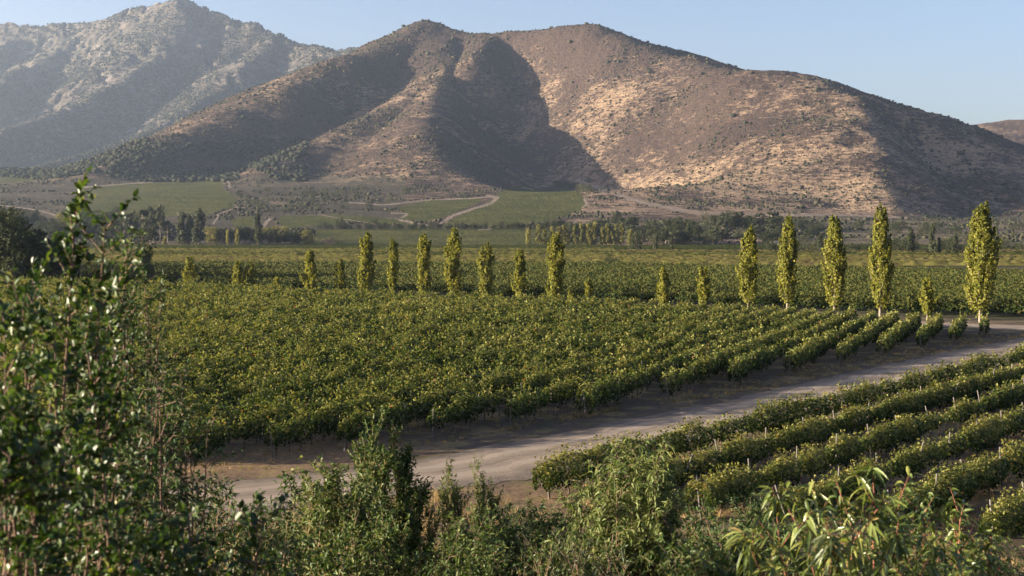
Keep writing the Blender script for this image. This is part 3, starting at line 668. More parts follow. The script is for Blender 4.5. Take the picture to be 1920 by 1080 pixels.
# ------------------------------------------------------------------ trees of the plain and the hill foot
M_tdark = leaf_mat('dark_tree_leaves', [(0, (.012, .018, .008)), (.6, (.032, .040, .016)), (1, (.075, .078, .032))], .22, .7, .1)
M_tgrey = leaf_mat('grey_green_leaves', [(0, (.025, .032, .018)), (.6, (.065, .072, .038)), (1, (.12, .12, .062))], .25, .7, .1)
M_tyel = leaf_mat('yellowing_leaves', [(0, (.08, .085, .025)), (.6, (.17, .155, .045)), (1, (.26, .21, .07))], .3, .6, .15)
M_avenue = leaf_mat('pale_poplar_leaves', [(0, (.09, .095, .03)), (.5, (.19, .18, .06)), (1, (.32, .28, .10))], .35, .7, .05)
M_tpink = leaf_mat('reddish_twigs', [(0, (.12, .08, .07)), (1, (.26, .19, .16))], .1, .8, .05)
def tree_parts(root, h, w, seed, kind, mat, nl, leaf):
    lr = np.random.default_rng(seed); t = Tubes()
    hb = {'round': .12, 'bush': .0, 'euc': .28, 'column': .05}[kind]
    t.add([(0, 0, -.3), (.02 * h, 0, h * .3), (-.01 * h, .02 * h, h * .6), (0, 0, h * .85)], [h * .02, h * .016, h * .01, .03], 6)
    Cs, Ns, Ts = [], [], []; nb = 26 if kind != 'column' else 20; per = nl // nb
    for i in range(nb):
        u = lr.uniform(hb + .12, .93); az = lr.uniform(0, 6.283)
        if kind == 'column': rr = w * .5 * (1 - .75 * u ** 2) * lr.uniform(.2, .8); br = w * .26
        elif kind == 'euc': rr = w * .5 * (math.sin(math.pi * min(max((u - hb) / (1 - hb), 0), 1)) ** .5) * lr.uniform(.3, 1); br = w * lr.uniform(.11, .19)
        else: rr = w * .5 * math.sqrt(max(0, 1 - ((u - (.42 if kind == 'bush' else .55)) / .6) ** 2)) * lr.uniform(.4, .95); br = w * lr.uniform(.14, .24)
        c = np.array([math.cos(az) * rr, math.sin(az) * rr, u * h])
        t.add([(0, 0, max(h * (u - .3), h * hb * .8)), c * np.array([.5, .5, 1]) - np.array([0, 0, .1 * h]), c], [h * .007, h * .005, .02], 4)
        d = lr.normal(0, 1, (per, 3)); d /= np.linalg.norm(d, axis=1)[:, None]; r = lr.uniform(.3, 1.05, per) ** .6
        P = c + d * r[:, None] * br * np.array([1, 1, (1.6 if kind == 'column' else .8)]) ; P[:, 2] = np.maximum(P[:, 2], .15)
        Cs.append(P); Ns.append(d + lr.normal(0, .6, (per, 3))); Ts.append(np.full(per, lr.normal(.45, .16)))
    C = np.concatenate(Cs); V, Fq = diamonds(C, np.concatenate(Ns), leaf * lr.uniform(.6, 1.4, len(C)), .8)
    t.build('trunk', M_bark if kind == 'euc' else M_bark2, root)
    mesh_np('crown', V, [Fq], mat, root, {'tint': ('FACE', np.clip(np.concatenate(Ts) + lr.normal(0, .16, len(C)), 0, 1))})
PROTO = {}
def far_tree(name, key, loc, h, w, label, cat, group=None, mat=None, nl=1500, leaf=.6):
    kind = key[0]; root = empty(name, loc)
    if key not in PROTO:
        tree_parts(root, h, w, 900 + len(PROTO), kind, mat, nl, leaf); PROTO[key] = (root, h, w)
    else:
        pr, ph, pw = PROTO[key]
        for ch in pr.children:
            c = ch.copy(); col.objects.link(c); c.parent = root
        root.scale = (w / pw, w / pw, h / ph); root.rotation_euler = (0, 0, random.uniform(0, 6.28))
    return tag(root, label, cat, group)
def place(px, pb):   # foot of a tree seen at photo pixel -> world point on the land
    x, y, z = hit(px, pb); return x, y, z
KM = {'round': M_tdark, 'bush': M_tdark, 'euc': M_tgrey, 'column': M_popd}
def tree_px(name, kind, px, pt_, pb, wpx, label, cat, group=None, mat=None, var=0, nl=1500):
    x, y, z = place(px, pb); m = mat or KM[kind]
    h = (pb - pt_) / F * y; w = wpx / F * y
    return far_tree(name, (kind, m.name, var % 3), (x, y, z), h, w, label, cat, group, m, nl, .030 * max(h, w * .6) if nl > 1800 else .05 * max(h, w * .7))
# the far avenue of poplars
AV = [(990, 427, 463), (1010, 421, 463), (1021, 428, 463), (1034, 424, 463), (1048, 424, 463), (1057, 422, 463), (1064, 425, 463), (1077, 423, 463), (1090, 419, 463), (1102, 419, 463), (1108, 424, 463), (1115, 416, 463), (1129, 425, 463), (1138, 419, 463), (1146, 424, 463), (1153, 420, 463), (1165, 419, 463), (1182, 430, 465)]
for i, (x, t_, b_) in enumerate(AV):
    tree_px('poplar', 'column', x, t_, b_ + .2, 13, ['leftmost poplar of the distant avenue, standing slightly apart', 'second poplar from the left in the distant avenue'][i] if i < 2 else 'slim pale poplar in the distant avenue below the green hill field', 'poplar', 'poplars at the left end of the distant avenue' if i < 2 else 'poplars of the distant avenue', M_avenue, i)
SINGLES = [
 ('poplar', 'column', 309, 443, 462, 9, 'small yellow poplar right of the grey eucalyptus clump', M_avenue), ('poplar', 'column', 427, 430, 462, 9, 'left of two small yellow poplars in front of the dark thicket', M_avenue),
 ('poplar', 'column', 445, 429, 463, 10, 'right of two small yellow poplars in front of the dark thicket', M_avenue), ('tall_tree', 'column', 341, 398, 462, 20, 'dark upright tree, left one of a touching pair beside the grey clump', M_tgrey),
 ('tall_tree', 'column', 355, 401, 462, 18, 'dark upright tree, right one of a touching pair beside the grey clump', M_tgrey), ('tall_tree', 'column', 374, 390, 463, 26, 'dark pointed tree widening at its foot, right of the touching pair', M_tgrey),
 ('tall_tree', 'column', 483, 397, 463, 16, 'tall narrow dark poplar rising above the round thicket', M_tgrey), ('round_tree', 'round', 278, 428, 474, 44, 'dark round tree standing before the grey eucalyptus clump', M_tdark),
 ('shrub', 'bush', 396, 430, 458, 26, 'yellowish round bush right of the dark pointed tree', M_tyel), ('shrub', 'bush', 575, 432, 460, 30, 'yellow-green bush at the right end of the thicket', M_tyel),
 ('shrub', 'bush', 618, 446, 462, 30, 'pinkish leafless bush at the edge of the yellow field', M_tpink), ('shrub', 'bush', 562, 474, 485, 24, 'low dark bush alone in the field behind the left poplars', M_tdark),
 ('shrub', 'bush', 1145, 484, 499, 36, 'low dark bush alone in the field right of the central poplars', M_tdark), ('round_tree', 'bush', 638, 409, 430, 20, 'dark round tree alone at the foot of the left hill track', M_tdark),
 ('round_tree', 'bush', 703, 410, 421, 14, 'small dark round tree alone beside the brown hill track', M_tdark), ('shrub', 'bush', 1192, 436, 471, 22, 'dark bush at the right end of the distant avenue', M_tgrey),
 ('poplar', 'column', 1229, 433, 472, 11, 'pale poplar standing right of the distant avenue end', M_tgrey), ('poplar', 'column', 1259, 446, 472, 10, 'short pale poplar in front of the dark tree belt', M_tgrey),
 ('poplar', 'column', 1290, 417, 457, 10, 'slim poplar standing inside the dark tree belt', M_popd), ('poplar', 'column', 1538, 438, 476, 12, 'short pale poplar left of the third big right-hand poplar', M_tgrey),
 ('poplar', 'column', 1709, 428, 478, 17, 'dark conical poplar, left of the slim pointed one, at far right', M_tdark), ('poplar', 'column', 1748, 419, 479, 15, 'slim sharply pointed poplar at far right', M_tgrey),
 ('poplar', 'column', 1761, 444, 479, 8, 'short thin poplar touching the sharply pointed one', M_tgrey), ('poplar', 'column', 1791, 440, 478, 12, 'pale pointed poplar left of the biggest poplar', M_tgrey),
 ('poplar', 'column', 1869, 414, 454, 6, 'very thin pale poplar right of the biggest poplar', M_popd), ('poplar', 'column', 1899, 427, 447, 5, 'thin short pale poplar near the right edge', M_popd),
 ('shrub', 'bush', 1578, 464, 480, 26, 'round grey bush behind the third big right-hand poplar', M_tgrey), ('round_tree', 'bush', 118, 400, 446, 40, 'yellow-green round tree at the foot of the left hills', M_tyel), ('shrub', 'bush', 190, 434, 462, 30, 'grey-green bush left of the grey eucalyptus clump', M_tgrey)]
for i, (nm, kd, x, t_, b_, w_, lab, m) in enumerate(SINGLES):
    tree_px(nm, kd, x, t_, b_, w_, lab, 'poplar' if nm == 'poplar' else 'tree' if 'tree' in nm else 'bush', None, m, 0, 1700)
for i, (x, t_, b_, w_) in enumerate([(232, 398, 452, 26), (250, 394, 452, 30), (268, 390, 455, 26), (288, 386, 455, 34), (300, 382, 456, 22), (314, 412, 456, 18), (244, 410, 458, 30), (282, 404, 460, 34)]):
    tree_px('eucalyptus', 'euc', x, t_, b_, w_, 'tall grey-green eucalyptus in the clump at the left hill foot', 'tree', 'eucalyptus clump at the left', None, i)
for i in range(17):
    x = 395 + i * 11 + random.uniform(-4, 4); tp = 428 + random.uniform(-5, 8) + max(0, (x - 540) * .12)
    tree_px('round_tree', 'round', x, tp, 459 + random.uniform(-2, 2), random.uniform(24, 38), 'round tree in the dark thicket behind the two small yellow poplars', 'tree', 'trees of the round thicket', M_tyel if random.random() < .2 else M_tdark, i)
for i in range(95):
    x = random.uniform(1030, 1470); base = random.choice([455, 458, 461, 447, 440, 433]) + random.uniform(-2, 2) - max(0, 1120 - x) * .12
    kd = random.choice(['round', 'round', 'euc', 'round']); m = random.choice([M_tdark, M_tdark, M_tgrey]); hh = random.uniform(22, 38)
    if x < 1180: base = min(base, 447); hh *= .8
    tree_px('round_tree' if kd == 'round' else 'eucalyptus', kd, x, base - hh, base, random.uniform(22, 38), 'dark %s in the dense tree belt below the big hill' % ('round tree' if kd == 'round' else 'grey-green eucalyptus'), 'tree', 'round trees of the belt' if kd == 'round' else 'eucalyptus of the belt', m if kd == 'round' else M_tgrey, i)
for i in range(85):
    x = random.uniform(1440, 1960); base = random.choice([474, 472, 468, 462, 452, 440, 428]) + random.uniform(-3, 3); 
    tree_px('shrub', 'bush', x, base - random.uniform(9, 24), base, random.uniform(18, 38), 'dark leafy shrub in the brush behind the big right-hand poplars', 'bush', 'shrubs behind the right-hand poplars', random.choice([M_tdark, M_tdark, M_tgrey]), i)
for i in range(60):
    x = random.uniform(-60, 235); base = random.choice([452, 448, 440, 432, 425]) + random.uniform(-3, 3)
    tree_px('round_tree', 'round', x, base - random.uniform(22, 40), base, random.uniform(24, 44), 'dark round tree in the shaded wood below the left mountain', 'tree', 'trees of the shaded wood at left', M_tdark, i)
for i in range(16):
    x = 1042 + i * 4.2; tree_px('shrub', 'bush', x, 339 + random.uniform(0, 3) + i * .4, 351 + i * .7, 11, 'grey-green bush in the line along the top of the hill field', 'bush', 'bushes above the hill field', M_tgrey, i)
for i in range(40):
    x = random.uniform(430, 760); b_ = random.uniform(352, 398); s_ = random.uniform(5, 13)
    if any(poly_mask(np.array([x]), np.array([b_]), p)[0] for p in FIELDS): continue
    tree_px('shrub', 'bush', x, b_ - s_, b_, s_ * 1.3, 'small dark bush on the brown slope below the left hill', 'bush', 'bushes on the brown slope', M_tgrey, i)
for i in range(40):
    x = 600 + i * 12 + random.uniform(-5, 5); 
    tree_px('shrub', 'bush', x, 419 + random.uniform(-2, 3), 430, 13, 'low dark bush in the hedge below the hill fields', 'bush', 'bushes of the hedge under the hill fields', M_tdark, i)
# big dark trees at the left of the plain; their shadows fall across the field
for i, (X, Y, h, w) in enumerate([(-124, 312, 17.5, 20), (-115, 300, 13, 14), (-140, 305, 17, 20), (-112, 318, 11, 11)]):
    far_tree('round_tree', ('round', 'big', i % 2), (X, Y, 0), h, w, ['tall dark tree behind the leafy shoots at the left edge', 'dark tree right of the tall one at the left edge', 'dark broad tree cut by the left edge of the picture', 'low dark tree at the right foot of the dark group on the left'][i], 'tree', None, M_tdark, 13000, .6)
for i, (X, Y, h, w) in enumerate([(-152, 330, 17, 15), (-160, 352, 16, 14), (-166, 372, 18, 16), (-150, 306, 14, 12), (-180, 395, 17, 15)]):
    far_tree('round_tree', ('round', 'big', i % 2), (X, Y, 0), h, w, 'dark tree beyond the left edge shading the field', 'tree', 'dark trees beyond the left edge', M_tdark, 13000, .6)
# the white shed in the tree belt
def shed():
    x, y, z = place(1453, 461); root = empty('shed', (x, y - 2, z)); w, d, h = 9.0, 5.0, 2.6
    V = [(-w/2,-d/2,-.3),(w/2,-d/2,-.3),(w/2,d/2,-.3),(-w/2,d/2,-.3),(-w/2,-d/2,h),(w/2,-d/2,h),(w/2,d/2,h),(-w/2,d/2,h),(-w/2,0,h+1.3),(w/2,0,h+1.3)]
    mesh_np('wall', np.array(V, float), [np.array([(0,1,5,4),(1,2,6,5),(2,3,7,6),(3,0,4,7)]), np.array([(5,6,9),(7,4,8)])], plain('white_render', (.75, .72, .66)), root)
    R_ = [(-w/2-.4,-d/2-.4,h-.15),(w/2+.4,-d/2-.4,h-.15),(w/2+.4,0,h+1.42),(-w/2-.4,0,h+1.42),(w/2+.4,d/2+.4,h-.15),(-w/2-.4,d/2+.4,h-.15)]
    R2 = [(a, b, c + .12) for a, b, c in R_]
    mesh_np('roof', np.array(R_ + R2, float), [np.array([(6,7,8,9),(9,8,10,11),(0,3,2,1),(3,5,4,2),(0,1,7,6),(5,11,10,4),(1,2,8,7),(2,4,10,8),(0,6,9,3),(3,9,11,5)])], plain('roof_sheet', (.38, .30, .26)), root)
    for sx in (-2.6, 2.2):
        D = np.array([(sx-.5,-d/2-.03,0),(sx+.5,-d/2-.03,0),(sx+.5,-d/2-.03,2),(sx-.5,-d/2-.03,2),(sx-.5,-d/2+.03,0),(sx+.5,-d/2+.03,0),(sx+.5,-d/2+.03,2),(sx-.5,-d/2+.03,2)])
        mesh_np('door', D, [np.array([(0,1,2,3),(1,5,6,2),(4,0,3,7),(3,2,6,7)])], plain('door_paint', (.10, .08, .07)), root)
    tag(root, 'small white building among the dark trees of the far belt', 'building')
shed()
# ------------------------------------------------------------------ foreground shrubs: shoots, twigs and curved leaves
def strip_leaves(B, D, N, L, W, bend, fold=.25):
    """leaf from base B along D, surface normal N; curved downwards by bend"""
    n = len(B); D = D / np.linalg.norm(D, axis=1)[:, None]; S = np.cross(N, D); S /= np.linalg.norm(S, axis=1)[:, None] + 1e-9; N = np.cross(D, S)
    L = L[:, None]; W = W[:, None]; bend = bend[:, None]
    g = np.array([[0, 0, -1.0]])
    def at(t): return B + D * L * t + g * bend * L * t * t
    m1, m2 = at(.33), at(.68)
    V = np.stack([B, m1 + S * W * .5 + N * W * fold, m1 - S * W * .5 + N * W * fold, m2 + S * W * .40 + N * W * fold, m2 - S * W * .40 + N * W * fold, at(1.0), m1, m2], 1).reshape(-1, 3)
    i = np.arange(n)[:, None] * 8
    T = np.concatenate([i + [0, 6, 1], i + [0, 2, 6], i + [3, 7, 5], i + [7, 4, 5]], 0); Q = np.concatenate([i + [1, 6, 7, 3], i + [6, 2, 4, 7]], 0)
    return V, T, Q
def rnd_unit(lr, n): v = lr.normal(0, 1, (n, 3)); return v / np.linalg.norm(v, axis=1)[:, None]
def leafy(name, base, tips, label, cat, mat, wood, leafL, leafW, twigs, tw_len, per_twig, seed, group=None, bend=.25, spread=.9, start=.3, droop=0.0, stem_r=.012, up=.35, width=.0, bare=None, main_leaves=12, sag=.0, twig_r=.0022, tintm=.5):
    """base: (x,y,z) foot; tips: list of world points reached by the main shoots"""
    lr = np.random.default_rng(seed); base = np.array(base, float); root = empty(name, tuple(base)); t = Tubes()
    Bs, Ds, Ns, Ts = [], [], [], []
    for ti, tip in enumerate(tips):
        tip = np.array(tip, float) - base; L = np.linalg.norm(tip); foot = np.array([lr.normal(0, width), lr.normal(0, width), 0]) - np.array([0, 0, .15])
        foot[2] = float(near_slope(np.array(base[0] + foot[0]), np.array(base[1] + foot[1]))) - base[2] - .1
        k1 = foot * .6 + tip * .4 + np.array([0, 0, L * .12]) + lr.normal(0, .05 * L, 3); k2 = foot * .2 + tip * .8 + np.array([0, 0, L * .05]) + lr.normal(0, .03 * L, 3)
        q = np.linspace(0, 1, 12)[:, None]; C = (1 - q) ** 3 * foot + 3 * (1 - q) ** 2 * q * k1 + 3 * (1 - q) * q * q * k2 + q ** 3 * tip
        t.add(C, list(stem_r * L / 2 * (1 - q[:, 0]) ** .8 + .0016), 5)
        axis_t = st = np.concatenate([lr.uniform(start, 1, twigs) ** .9, np.linspace(.8, .995, main_leaves)])
        Pm = np.stack([np.interp(st, q[:, 0], C[:, k]) for k in range(3)], -1)
        T0 = np.stack([np.interp(st, q[:, 0], np.gradient(C[:, k])) for k in range(3)], -1); T0 /= np.linalg.norm(T0, axis=1)[:, None]
        # leaves straight on the shoot tip
        nm = main_leaves; Bs.append(Pm[twigs:]); dd = T0[twigs:] * .6 + rnd_unit(lr, nm) * .8; Ds.append(dd); Ns.append(rnd_unit(lr, nm) * .6 + np.array([0, 0, 1])); Ts.append(lr.normal(tintm + .1, .15, nm))
        for j in range(twigs):
            p = Pm[j]; d = T0[j] * .5 + rnd_unit(lr, 1)[0] * spread + np.array([0, 0, up]); d /= np.linalg.norm(d)
            l = tw_len * lr.uniform(.5, 1.25) * (1.15 - .55 * st[j]); e = p + d * l - np.array([0, 0, droop * l]); m = p + d * l * .5
            t.add([p, m, e], [twig_r * 1.6, twig_r * 1.2, twig_r * .5], 3)
            if bare is not None and lr.uniform() < bare: continue
            s = lr.uniform(.12, 1.02, per_twig)[:, None]; P = (1 - s) ** 2 * p + 2 * s * (1 - s) * m + s * s * e
            Bs.append(P); dd = d * .55 + rnd_unit(lr, per_twig) * .85 + np.array([0, 0, .1 - sag]); Ds.append(dd)
            Ns.append(rnd_unit(lr, per_twig) * .75 + np.array([0, 0, .8])); Ts.append(np.full(per_twig, lr.normal(tintm, .12)) + lr.normal(0, .12, per_twig))
    B = np.concatenate(Bs); D = np.concatenate(Ds); N = np.concatenate(Ns); T = np.concatenate(Ts) + lr.normal(0, .12, len(B)); n = len(B)
    V, Tr, Q = strip_leaves(B, D, N, leafL * lr.uniform(.6, 1.25, n), leafW * lr.uniform(.7, 1.2, n), np.clip(bend + lr.normal(0, .12, n), -.1, 1))
    t.build('branches', wood, root)
    mesh_np('leaves', V, [Tr, Q], mat, root, {'tint': ('FACE', np.clip(np.concatenate([T, T, T, T, T, T]), 0, 1))}, True)
    return tag(root, label, cat, group)
def P(px, py, Y): return np.array(pt(px, py, Y))
def gz(x, y): return float(near_slope(np.array(float(x)), np.array(float(y))))
def foot(px, Y): x = (px - 960) / F * Y; return (x, Y, gz(x, Y))
M_gloss = leaf_mat('glossy_leaves', [(0, (.010, .026, .006)), (.5, (.034, .062, .011)), (.9, (.09, .125, .025)), (1, (.2, .19, .05))], .25, .45, .45, (1.4, 1.5, .5))
M_olive = leaf_mat('narrow_dark_leaves', [(0, (.016, .030, .010)), (.5, (.034, .060, .018)), (1, (.075, .11, .03))], .2, .5, .2)
M_willow = leaf_mat('willow_leaves', [(0, (.012, .028, .008)), (.5, (.048, .080, .018)), (1, (.16, .18, .06))], .28, .5, .22)
M_peach = leaf_mat('peach_leaves', [(0, (.025, .045, .012)), (.5, (.10, .135, .032)), (.93, (.24, .25, .07)), (1, (.30, .22, .08))], .32, .33, .45)
M_dry = plain('dry_twigs', (.30, .19, .11)); M_red = plain('red_twigs', (.22, .085, .055)); M_twig = plain('brown_twigs', (.16, .10, .07)); M_straw = plain('straw_stems', (.28, .19, .10))

# left edge: tall shrub with glossy round leaves, close to the camera
random.seed(21)
tips = [P(140, 388, 5.6), P(198, 398, 5.5), P(232, 500, 6.2), P(20, 505, 5.2), P(60, 530, 5.8), P(95, 560, 5.0), P(-30, 540, 4.6), P(150, 600, 5.2), P(215, 640, 6.0), P(10, 640, 4.6), P(60, 720, 4.4), P(130, 700, 5.0), P(-40, 700, 4.2), P(180, 760, 5.2)]
leafy('glossy_shrub', foot(20, 5.8), tips[:4], 'tall shrub with glossy round leaves rising highest at the left edge', 'shrub', M_gloss, M_twig, .042, .024, 34, .30, 17, 1, spread=.75, start=.42, stem_r=.006, main_leaves=30, up=.5, width=.08, bend=.1)
leafy('glossy_shrub', foot(-20, 4.9), tips[4:] + [P(90, 860, 4.4), P(20, 850, 4.2), P(170, 880, 4.8), P(230, 820, 5.6)], 'bushy shrub with glossy round leaves filling the left edge', 'shrub', M_gloss, M_twig, .042, .024, 34, .34, 17, 2, spread=.9, start=.3, stem_r=.006, main_leaves=14, width=.12, bend=.1)
# behind it: narrow-leaved dark shrubs
def tips_in(poly, Y, n, dy=.8):
    out = []; xs = [p[0] for p in poly]; ys = [p[1] for p in poly]
    while len(out) < n:
        x, y = random.uniform(min(xs), max(xs)), random.uniform(min(ys), max(ys))
        if poly_mask(np.array([x]), np.array([y]), poly)[0]: out.append(P(x, y, Y + random.uniform(-dy, dy)))
    return out
leafy('olive_shrub', foot(190, 10.5), [P(240, 455, 10), P(262, 480, 10.4), P(300, 575, 10), P(215, 520, 10), P(230, 560, 9.6), P(275, 600, 10.5)] + tips_in([(120, 560), (300, 560), (330, 700), (300, 780), (120, 780)], 10, 12), 'dark narrow-leaved shrub with thin upright tips behind the glossy one', 'shrub', M_olive, M_twig, .060, .017, 30, .5, 15, 3, spread=.85, start=.35, droop=.2, width=.25, bend=.3, stem_r=.008)
leafy('olive_shrub', foot(300, 9.5), tips_in([(180, 640), (300, 640), (390, 690), (400, 780), (365, 850), (330, 930), (150, 930)], 9, 22), 'dark narrow-leaved shrub drooping over the left end of the road', 'shrub', M_olive, M_twig, .058, .017, 32, .45, 16, 4, spread=.9, start=.35, droop=.35, width=.3, bend=.35, stem_r=.008)
leafy('olive_shrub', foot(120, 7.2), tips_in([(-60, 760), (240, 760), (330, 880), (380, 990), (300, 1100), (-60, 1100)], 7, 26), 'dense dark shrub in the lower left corner of the picture', 'shrub', M_olive, M_twig, .055, .018, 32, .36, 16, 5, spread=.95, start=.25, droop=.2, width=.35, bend=.3, stem_r=.008)
leafy('glossy_shrub', foot(380, 5.6), tips_in([(180, 990), (300, 980), (420, 1005), (480, 960), (500, 1000), (470, 1100), (200, 1100)], 5.2, 14, .4) + [P(492, 975, 5.2)], 'low glossy-leaved shrub at the bottom edge with one pale leaf on top', 'shrub', M_gloss, M_twig, .046, .026, 20, .26, 10, 6, spread=.9, start=.35, width=.12, bend=.15)
leafy('olive_shrub', foot(430, 13), tips_in([(380, 900), (480, 930), (560, 940), (560, 1100), (360, 1100)], 13, 24), 'shaded shrub between the left shrubs and the pointed bush', 'shrub', M_olive, M_dry, .06, .02, 32, .55, 18, 7, spread=.9, start=.3, width=.5, bend=.25)
# the pointed bush in the middle
Yb = 21
leafy('pointed_bush', foot(720, Yb), [P(715, 798, Yb), P(738, 830, Yb), P(700, 835, Yb), P(690, 860, Yb), P(765, 850, Yb), P(755, 880, Yb), P(675, 880, Yb)] + tips_in([(670, 850), (770, 850), (800, 930), (780, 1040), (640, 1040), (650, 900)], Yb, 24), 'tall pointed bush with small green leaves in front of the dirt road', 'bush', M_willow, M_straw, .085, .028, 40, .62, 18, 8, spread=.55, start=.45, up=.9, width=.7, bend=.1, stem_r=.006, tintm=.45)
leafy('leafy_bush', foot(620, 19), tips_in([(560, 880), (600, 875), (680, 880), (700, 960), (680, 1060), (520, 1060), (540, 940)], 19, 34), 'pale-leaved bush with dry straw-coloured stems left of the pointed bush', 'bush', M_willow, M_straw, .095, .030, 34, .6, 18, 9, spread=.8, start=.35, up=.4, width=.9, bend=.3, stem_r=.006, tintm=.62, bare=.15)
leafy('leafy_bush', foot(700, 16), tips_in([(560, 1000), (800, 960), (850, 1010), (850, 1120), (540, 1120)], 15.5, 30), 'low dense bush at the bottom edge below the pointed bush', 'bush', M_willow, M_straw, .085, .026, 34, .5, 18, 10, spread=.8, start=.3, up=.5, width=1.0, bend=.2, stem_r=.006, bare=.12)
leafy('feathery_bush', foot(870, 22), [P(840, 882, 22), P(848, 910, 22), P(893, 884, 22.5), P(906, 905, 22), P(880, 930, 22), P(830, 930, 22)] + tips_in([(800, 930), (940, 920), (960, 1060), (800, 1060)], 22, 22), 'dark feathery bush with two thin spires right of the pointed bush', 'bush', M_willow, M_twig, .065, .018, 40, .5, 20, 11, spread=.55, start=.4, up=1.0, width=.9, bend=.1, stem_r=.004, tintm=.8, bare=.04)
leafy('leafy_bush', foot(970, 19), tips_in([(900, 960), (1010, 930), (1080, 920), (1090, 1000), (1080, 1100), (880, 1100)], 19, 30), 'grey-green bush between the feathery bush and the willow', 'bush', M_willow, M_straw, .09, .026, 34, .5, 18, 12, spread=.8, start=.3, up=.4, width=.9, bend=.3, stem_r=.006, bare=.1, tintm=.4)
Yw = 16.5
for i, (fx, fy, poly, lab) in enumerate([
    (900, 15, [(820, 1000), (900, 970), (980, 1000), (980, 1110), (800, 1110)], 'leafy low bush under the two thin spires'),
    (1010, 24, [(930, 940), (1060, 925), (1085, 985), (1060, 1060), (930, 1060)], 'grey-green weedy bush beside the first row end post'),
    (480, 17, [(420, 970), (520, 955), (580, 990), (580, 1110), (400, 1110)], 'dark leafy bush just right of the pale-tipped shrub'),
    (1440, 20, [(1380, 930), (1480, 950), (1500, 1050), (1380, 1060)], 'loose green bush in front of the second vine row end'),
    (1330, 11, [(1260, 1030), (1380, 1020), (1440, 1060), (1420, 1120), (1240, 1120)], 'dark bush in the bottom gap right of the willow')]):
    leafy('leafy_bush', foot(fx, fy), tips_in(poly, fy, 26), lab, 'bush', [M_willow, M_olive][i % 2], M_twig, .085, .024, 32, .5, 15, 40 + i, spread=.85, start=.3, up=.45, width=.8, bend=.3, stem_r=.005, tintm=.55)
leafy('willow', foot(1180, Yw), [P(1185, 841, Yw), P(1155, 848, Yw), P(1120, 866, Yw), P(1215, 866, Yw), P(1250, 886, Yw), P(1140, 886, Yw), P(1235, 856, Yw)] + tips_in([(1110, 850), (1250, 840), (1290, 900), (1310, 1010), (1300, 1080), (1070, 1080), (1080, 950)], Yw, 46), 'young willow with narrow pale leaves in front of the first vine rows', 'willow', M_willow, M_twig, .105, .025, 32, .55, 17, 13, spread=.9, start=.3, up=.5, droop=.2, width=.7, bend=.45, sag=.2, stem_r=.006, tintm=.75)
leafy('leafy_bush', foot(1060, 13), tips_in([(980, 1040), (1100, 1010), (1180, 1060), (1180, 1120), (960, 1120)], 12.5, 20), 'fine-leaved bright green bush at the bottom edge below the willow', 'bush', M_peach, M_twig, .05, .010, 26, .4, 16, 14, spread=.9, start=.35, up=.5, width=.6, bend=.2, tintm=.2)
leafy('leafy_bush', foot(1380, 15), tips_in([(1300, 960), (1400, 930), (1450, 960), (1460, 1080), (1290, 1100)], 15, 26), 'shaded green bush between the willow and the peach branches', 'bush', M_willow, M_twig, .09, .022, 34, .5, 16, 15, spread=.8, start=.3, width=.7, bend=.4, tintm=.3)
# peach-like shoots at bottom right, close to the camera
Yp = 7.8
pt_tips = [P(1455, 949, Yp), P(1400, 1009, 7.4), P(1525, 924, Yp), P(1580, 939, 8.0), P(1640, 919, Yp), P(1690, 914, 8.0), P(1735, 949, 8.2), P(1800, 969, 8.4), P(1850, 1014, 8.6), P(1500, 984, 7.3), P(1600, 1004, 7.3), P(1560, 1024, 7.0), P(1680, 1004, 7.4), P(1750, 1034, 7.6), P(1450, 1064, 7.2), P(1640, 1074, 7.0), P(1820, 1074, 7.8), P(1860, 1034, 8.2), P(1540, 1084, 7.0), P(1720, 1084, 7.2)]
leafy('peach_tree', foot(1630, 8.0), pt_tips, 'peach tree with long drooping leaves and reddish shoots at bottom right', 'tree', M_peach, M_red, .125, .025, 14, .29, 11, 16, spread=.8, start=.5, up=.6, width=.25, bend=.55, sag=.35, stem_r=.008, main_leaves=16)
leafy('leafy_bush', foot(1750, 11), tips_in([(1500, 1010), (1700, 990), (1880, 1010), (1900, 1120), (1480, 1120)], 11, 34, 1.5), 'shaded bush behind the peach branches at bottom right', 'bush', M_willow, M_red, .10, .022, 20, .5, 11, 17, spread=.85, start=.3, width=.9, bend=.45, sag=.2, tintm=.35)
leafy('leafy_bush', foot(1900, 16), tips_in([(1850, 1010), (1940, 990), (1960, 1120), (1840, 1120)], 16, 14), 'small green bush in the lower right corner of the picture', 'bush', M_willow, M_twig, .085, .02, 20, .5, 11, 18, spread=.85, start=.3, width=.5, bend=.35)

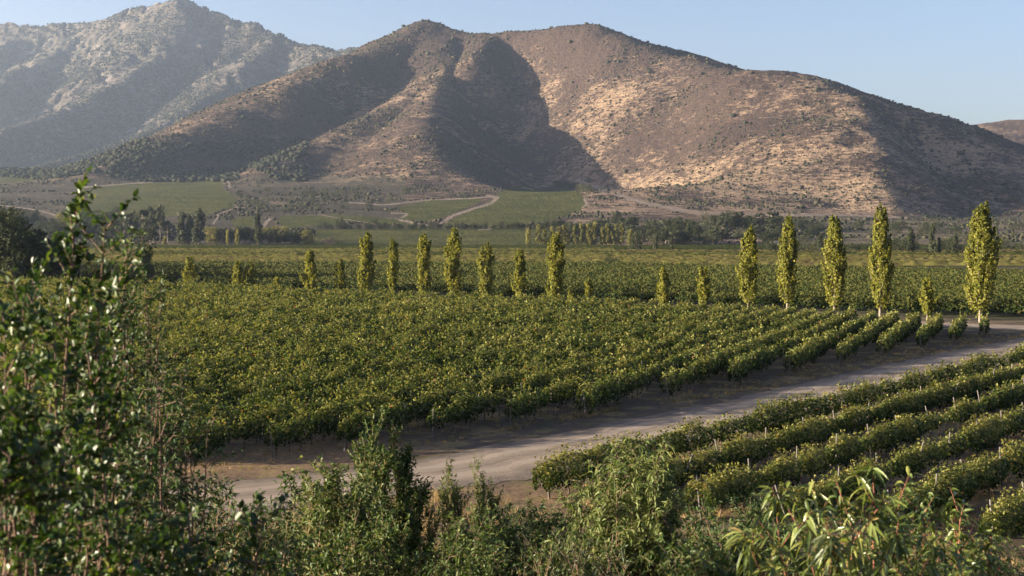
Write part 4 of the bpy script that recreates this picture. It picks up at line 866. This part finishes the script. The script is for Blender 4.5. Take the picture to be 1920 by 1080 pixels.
# dry grass and weeds on the verges, nobody could count them
def tufts():
    Vs, Ts = [], []
    def add(x, y, h, w, n):
        m = len(x); k = n
        X = np.repeat(x, k) + rng.normal(0, .10, m * k); Y = np.repeat(y, k) + rng.normal(0, .10, m * k); Z = near_slope(X, Y)
        hh = np.repeat(h, k) * rng.uniform(.5, 1.2, m * k); an = rng.uniform(0, 6.28, m * k); ln = rng.uniform(.1, .6, m * k) * hh
        B1 = np.stack([X - np.sin(an) * w, Y + np.cos(an) * w, Z], -1); B2 = np.stack([X + np.sin(an) * w, Y - np.cos(an) * w, Z], -1); T_ = np.stack([X + np.cos(an) * ln, Y + np.sin(an) * ln, Z + hh], -1)
        Vs.append(np.stack([B1, B2, T_], 1).reshape(-1, 3)); Ts.append(np.repeat(rng.uniform(0, 1, m), k))
    # along the upper verge
    n = 3800; s = rng.uniform(0, 1, n); a = polyline_at(FRONT, s); b = polyline_at(ROAD_U, s); t = rng.uniform(-.4, .95, n)[:, None]; p = a * (1 - t) + b * t
    k = (fbm(p[:, 0] / 2.5, p[:, 1] / 2.5, 3, 801) > -.1) & (seg_dist(p[:, 0], p[:, 1], FRONT) < 9); p = p[k]; add(p[:, 0], p[:, 1], rng.uniform(.08, .34, len(p)), .012, 14)
    # lower verge and the slope under the camera
    n = 9000; x = rng.uniform(-22, 26, n); y = rng.uniform(14, 64, n); u = x / y
    k = (fbm(x / 3, y / 3, 3, 811) > -.05) & (np.abs(u) < .45); k &= ~poly_mask(x, y, ROAD_U + ROAD_L[::-1]); x, y = x[k], y[k]; add(x, y, rng.uniform(.12, .5, len(x)), .012, 14)
    # between the lower vine rows
    n = 5000; s = rng.uniform(50, 120, n); d = rng.uniform(6, 38, n); x = LD[0] * s - LP[0] * d; y = LD[1] * s - LP[1] * d
    k = fbm(x / 3, y / 3, 3, 821) > .0; x, y = x[k], y[k]; add(x, y, rng.uniform(.08, .3, len(x)), .014, 12)
    V = np.concatenate(Vs); T_ = np.concatenate(Ts)
    m = leaf_mat('dry_grass', [(0, (.10, .10, .04)), (.3, (.20, .15, .07)), (1, (.42, .28, .14))], .25, .8, .1)
    tag(mesh_np('dry_grass', V, [np.arange(len(V)).reshape(-1, 3)], m, None, {'tint': ('FACE', T_)}), 'dry grass and weeds on the verges and between the vines', 'grass', kind='stuff')
tufts()
# ------------------------------------------------------------------ haze
def make_haze():
    s = NT('haze'); v = s.n('ShaderNodeVolumePrincipled'); v.inputs['Color'].default_value = (.64, .78, 1.0, 1)
    v.inputs['Density'].default_value = HAZE; v.inputs['Anisotropy'].default_value = 0.5
    s.l(v.outputs[0], s.out.inputs['Volume'])
    x0, x1, y0, y1, z0, z1 = -12500, 9500, -500, 9700, -3, 1330
    V = np.array([(x, y, z) for x in (x0, x1) for y in (y0, y1) for z in (z0, z1)], float)
    Fq = np.array([(0, 1, 3, 2), (4, 6, 7, 5), (0, 4, 5, 1), (2, 3, 7, 6), (0, 2, 6, 4), (1, 5, 7, 3)])
    o = mesh_np('haze', V, [Fq], s.m); tag(o, kind='stuff')
HAZE = 4.7e-5
make_haze()
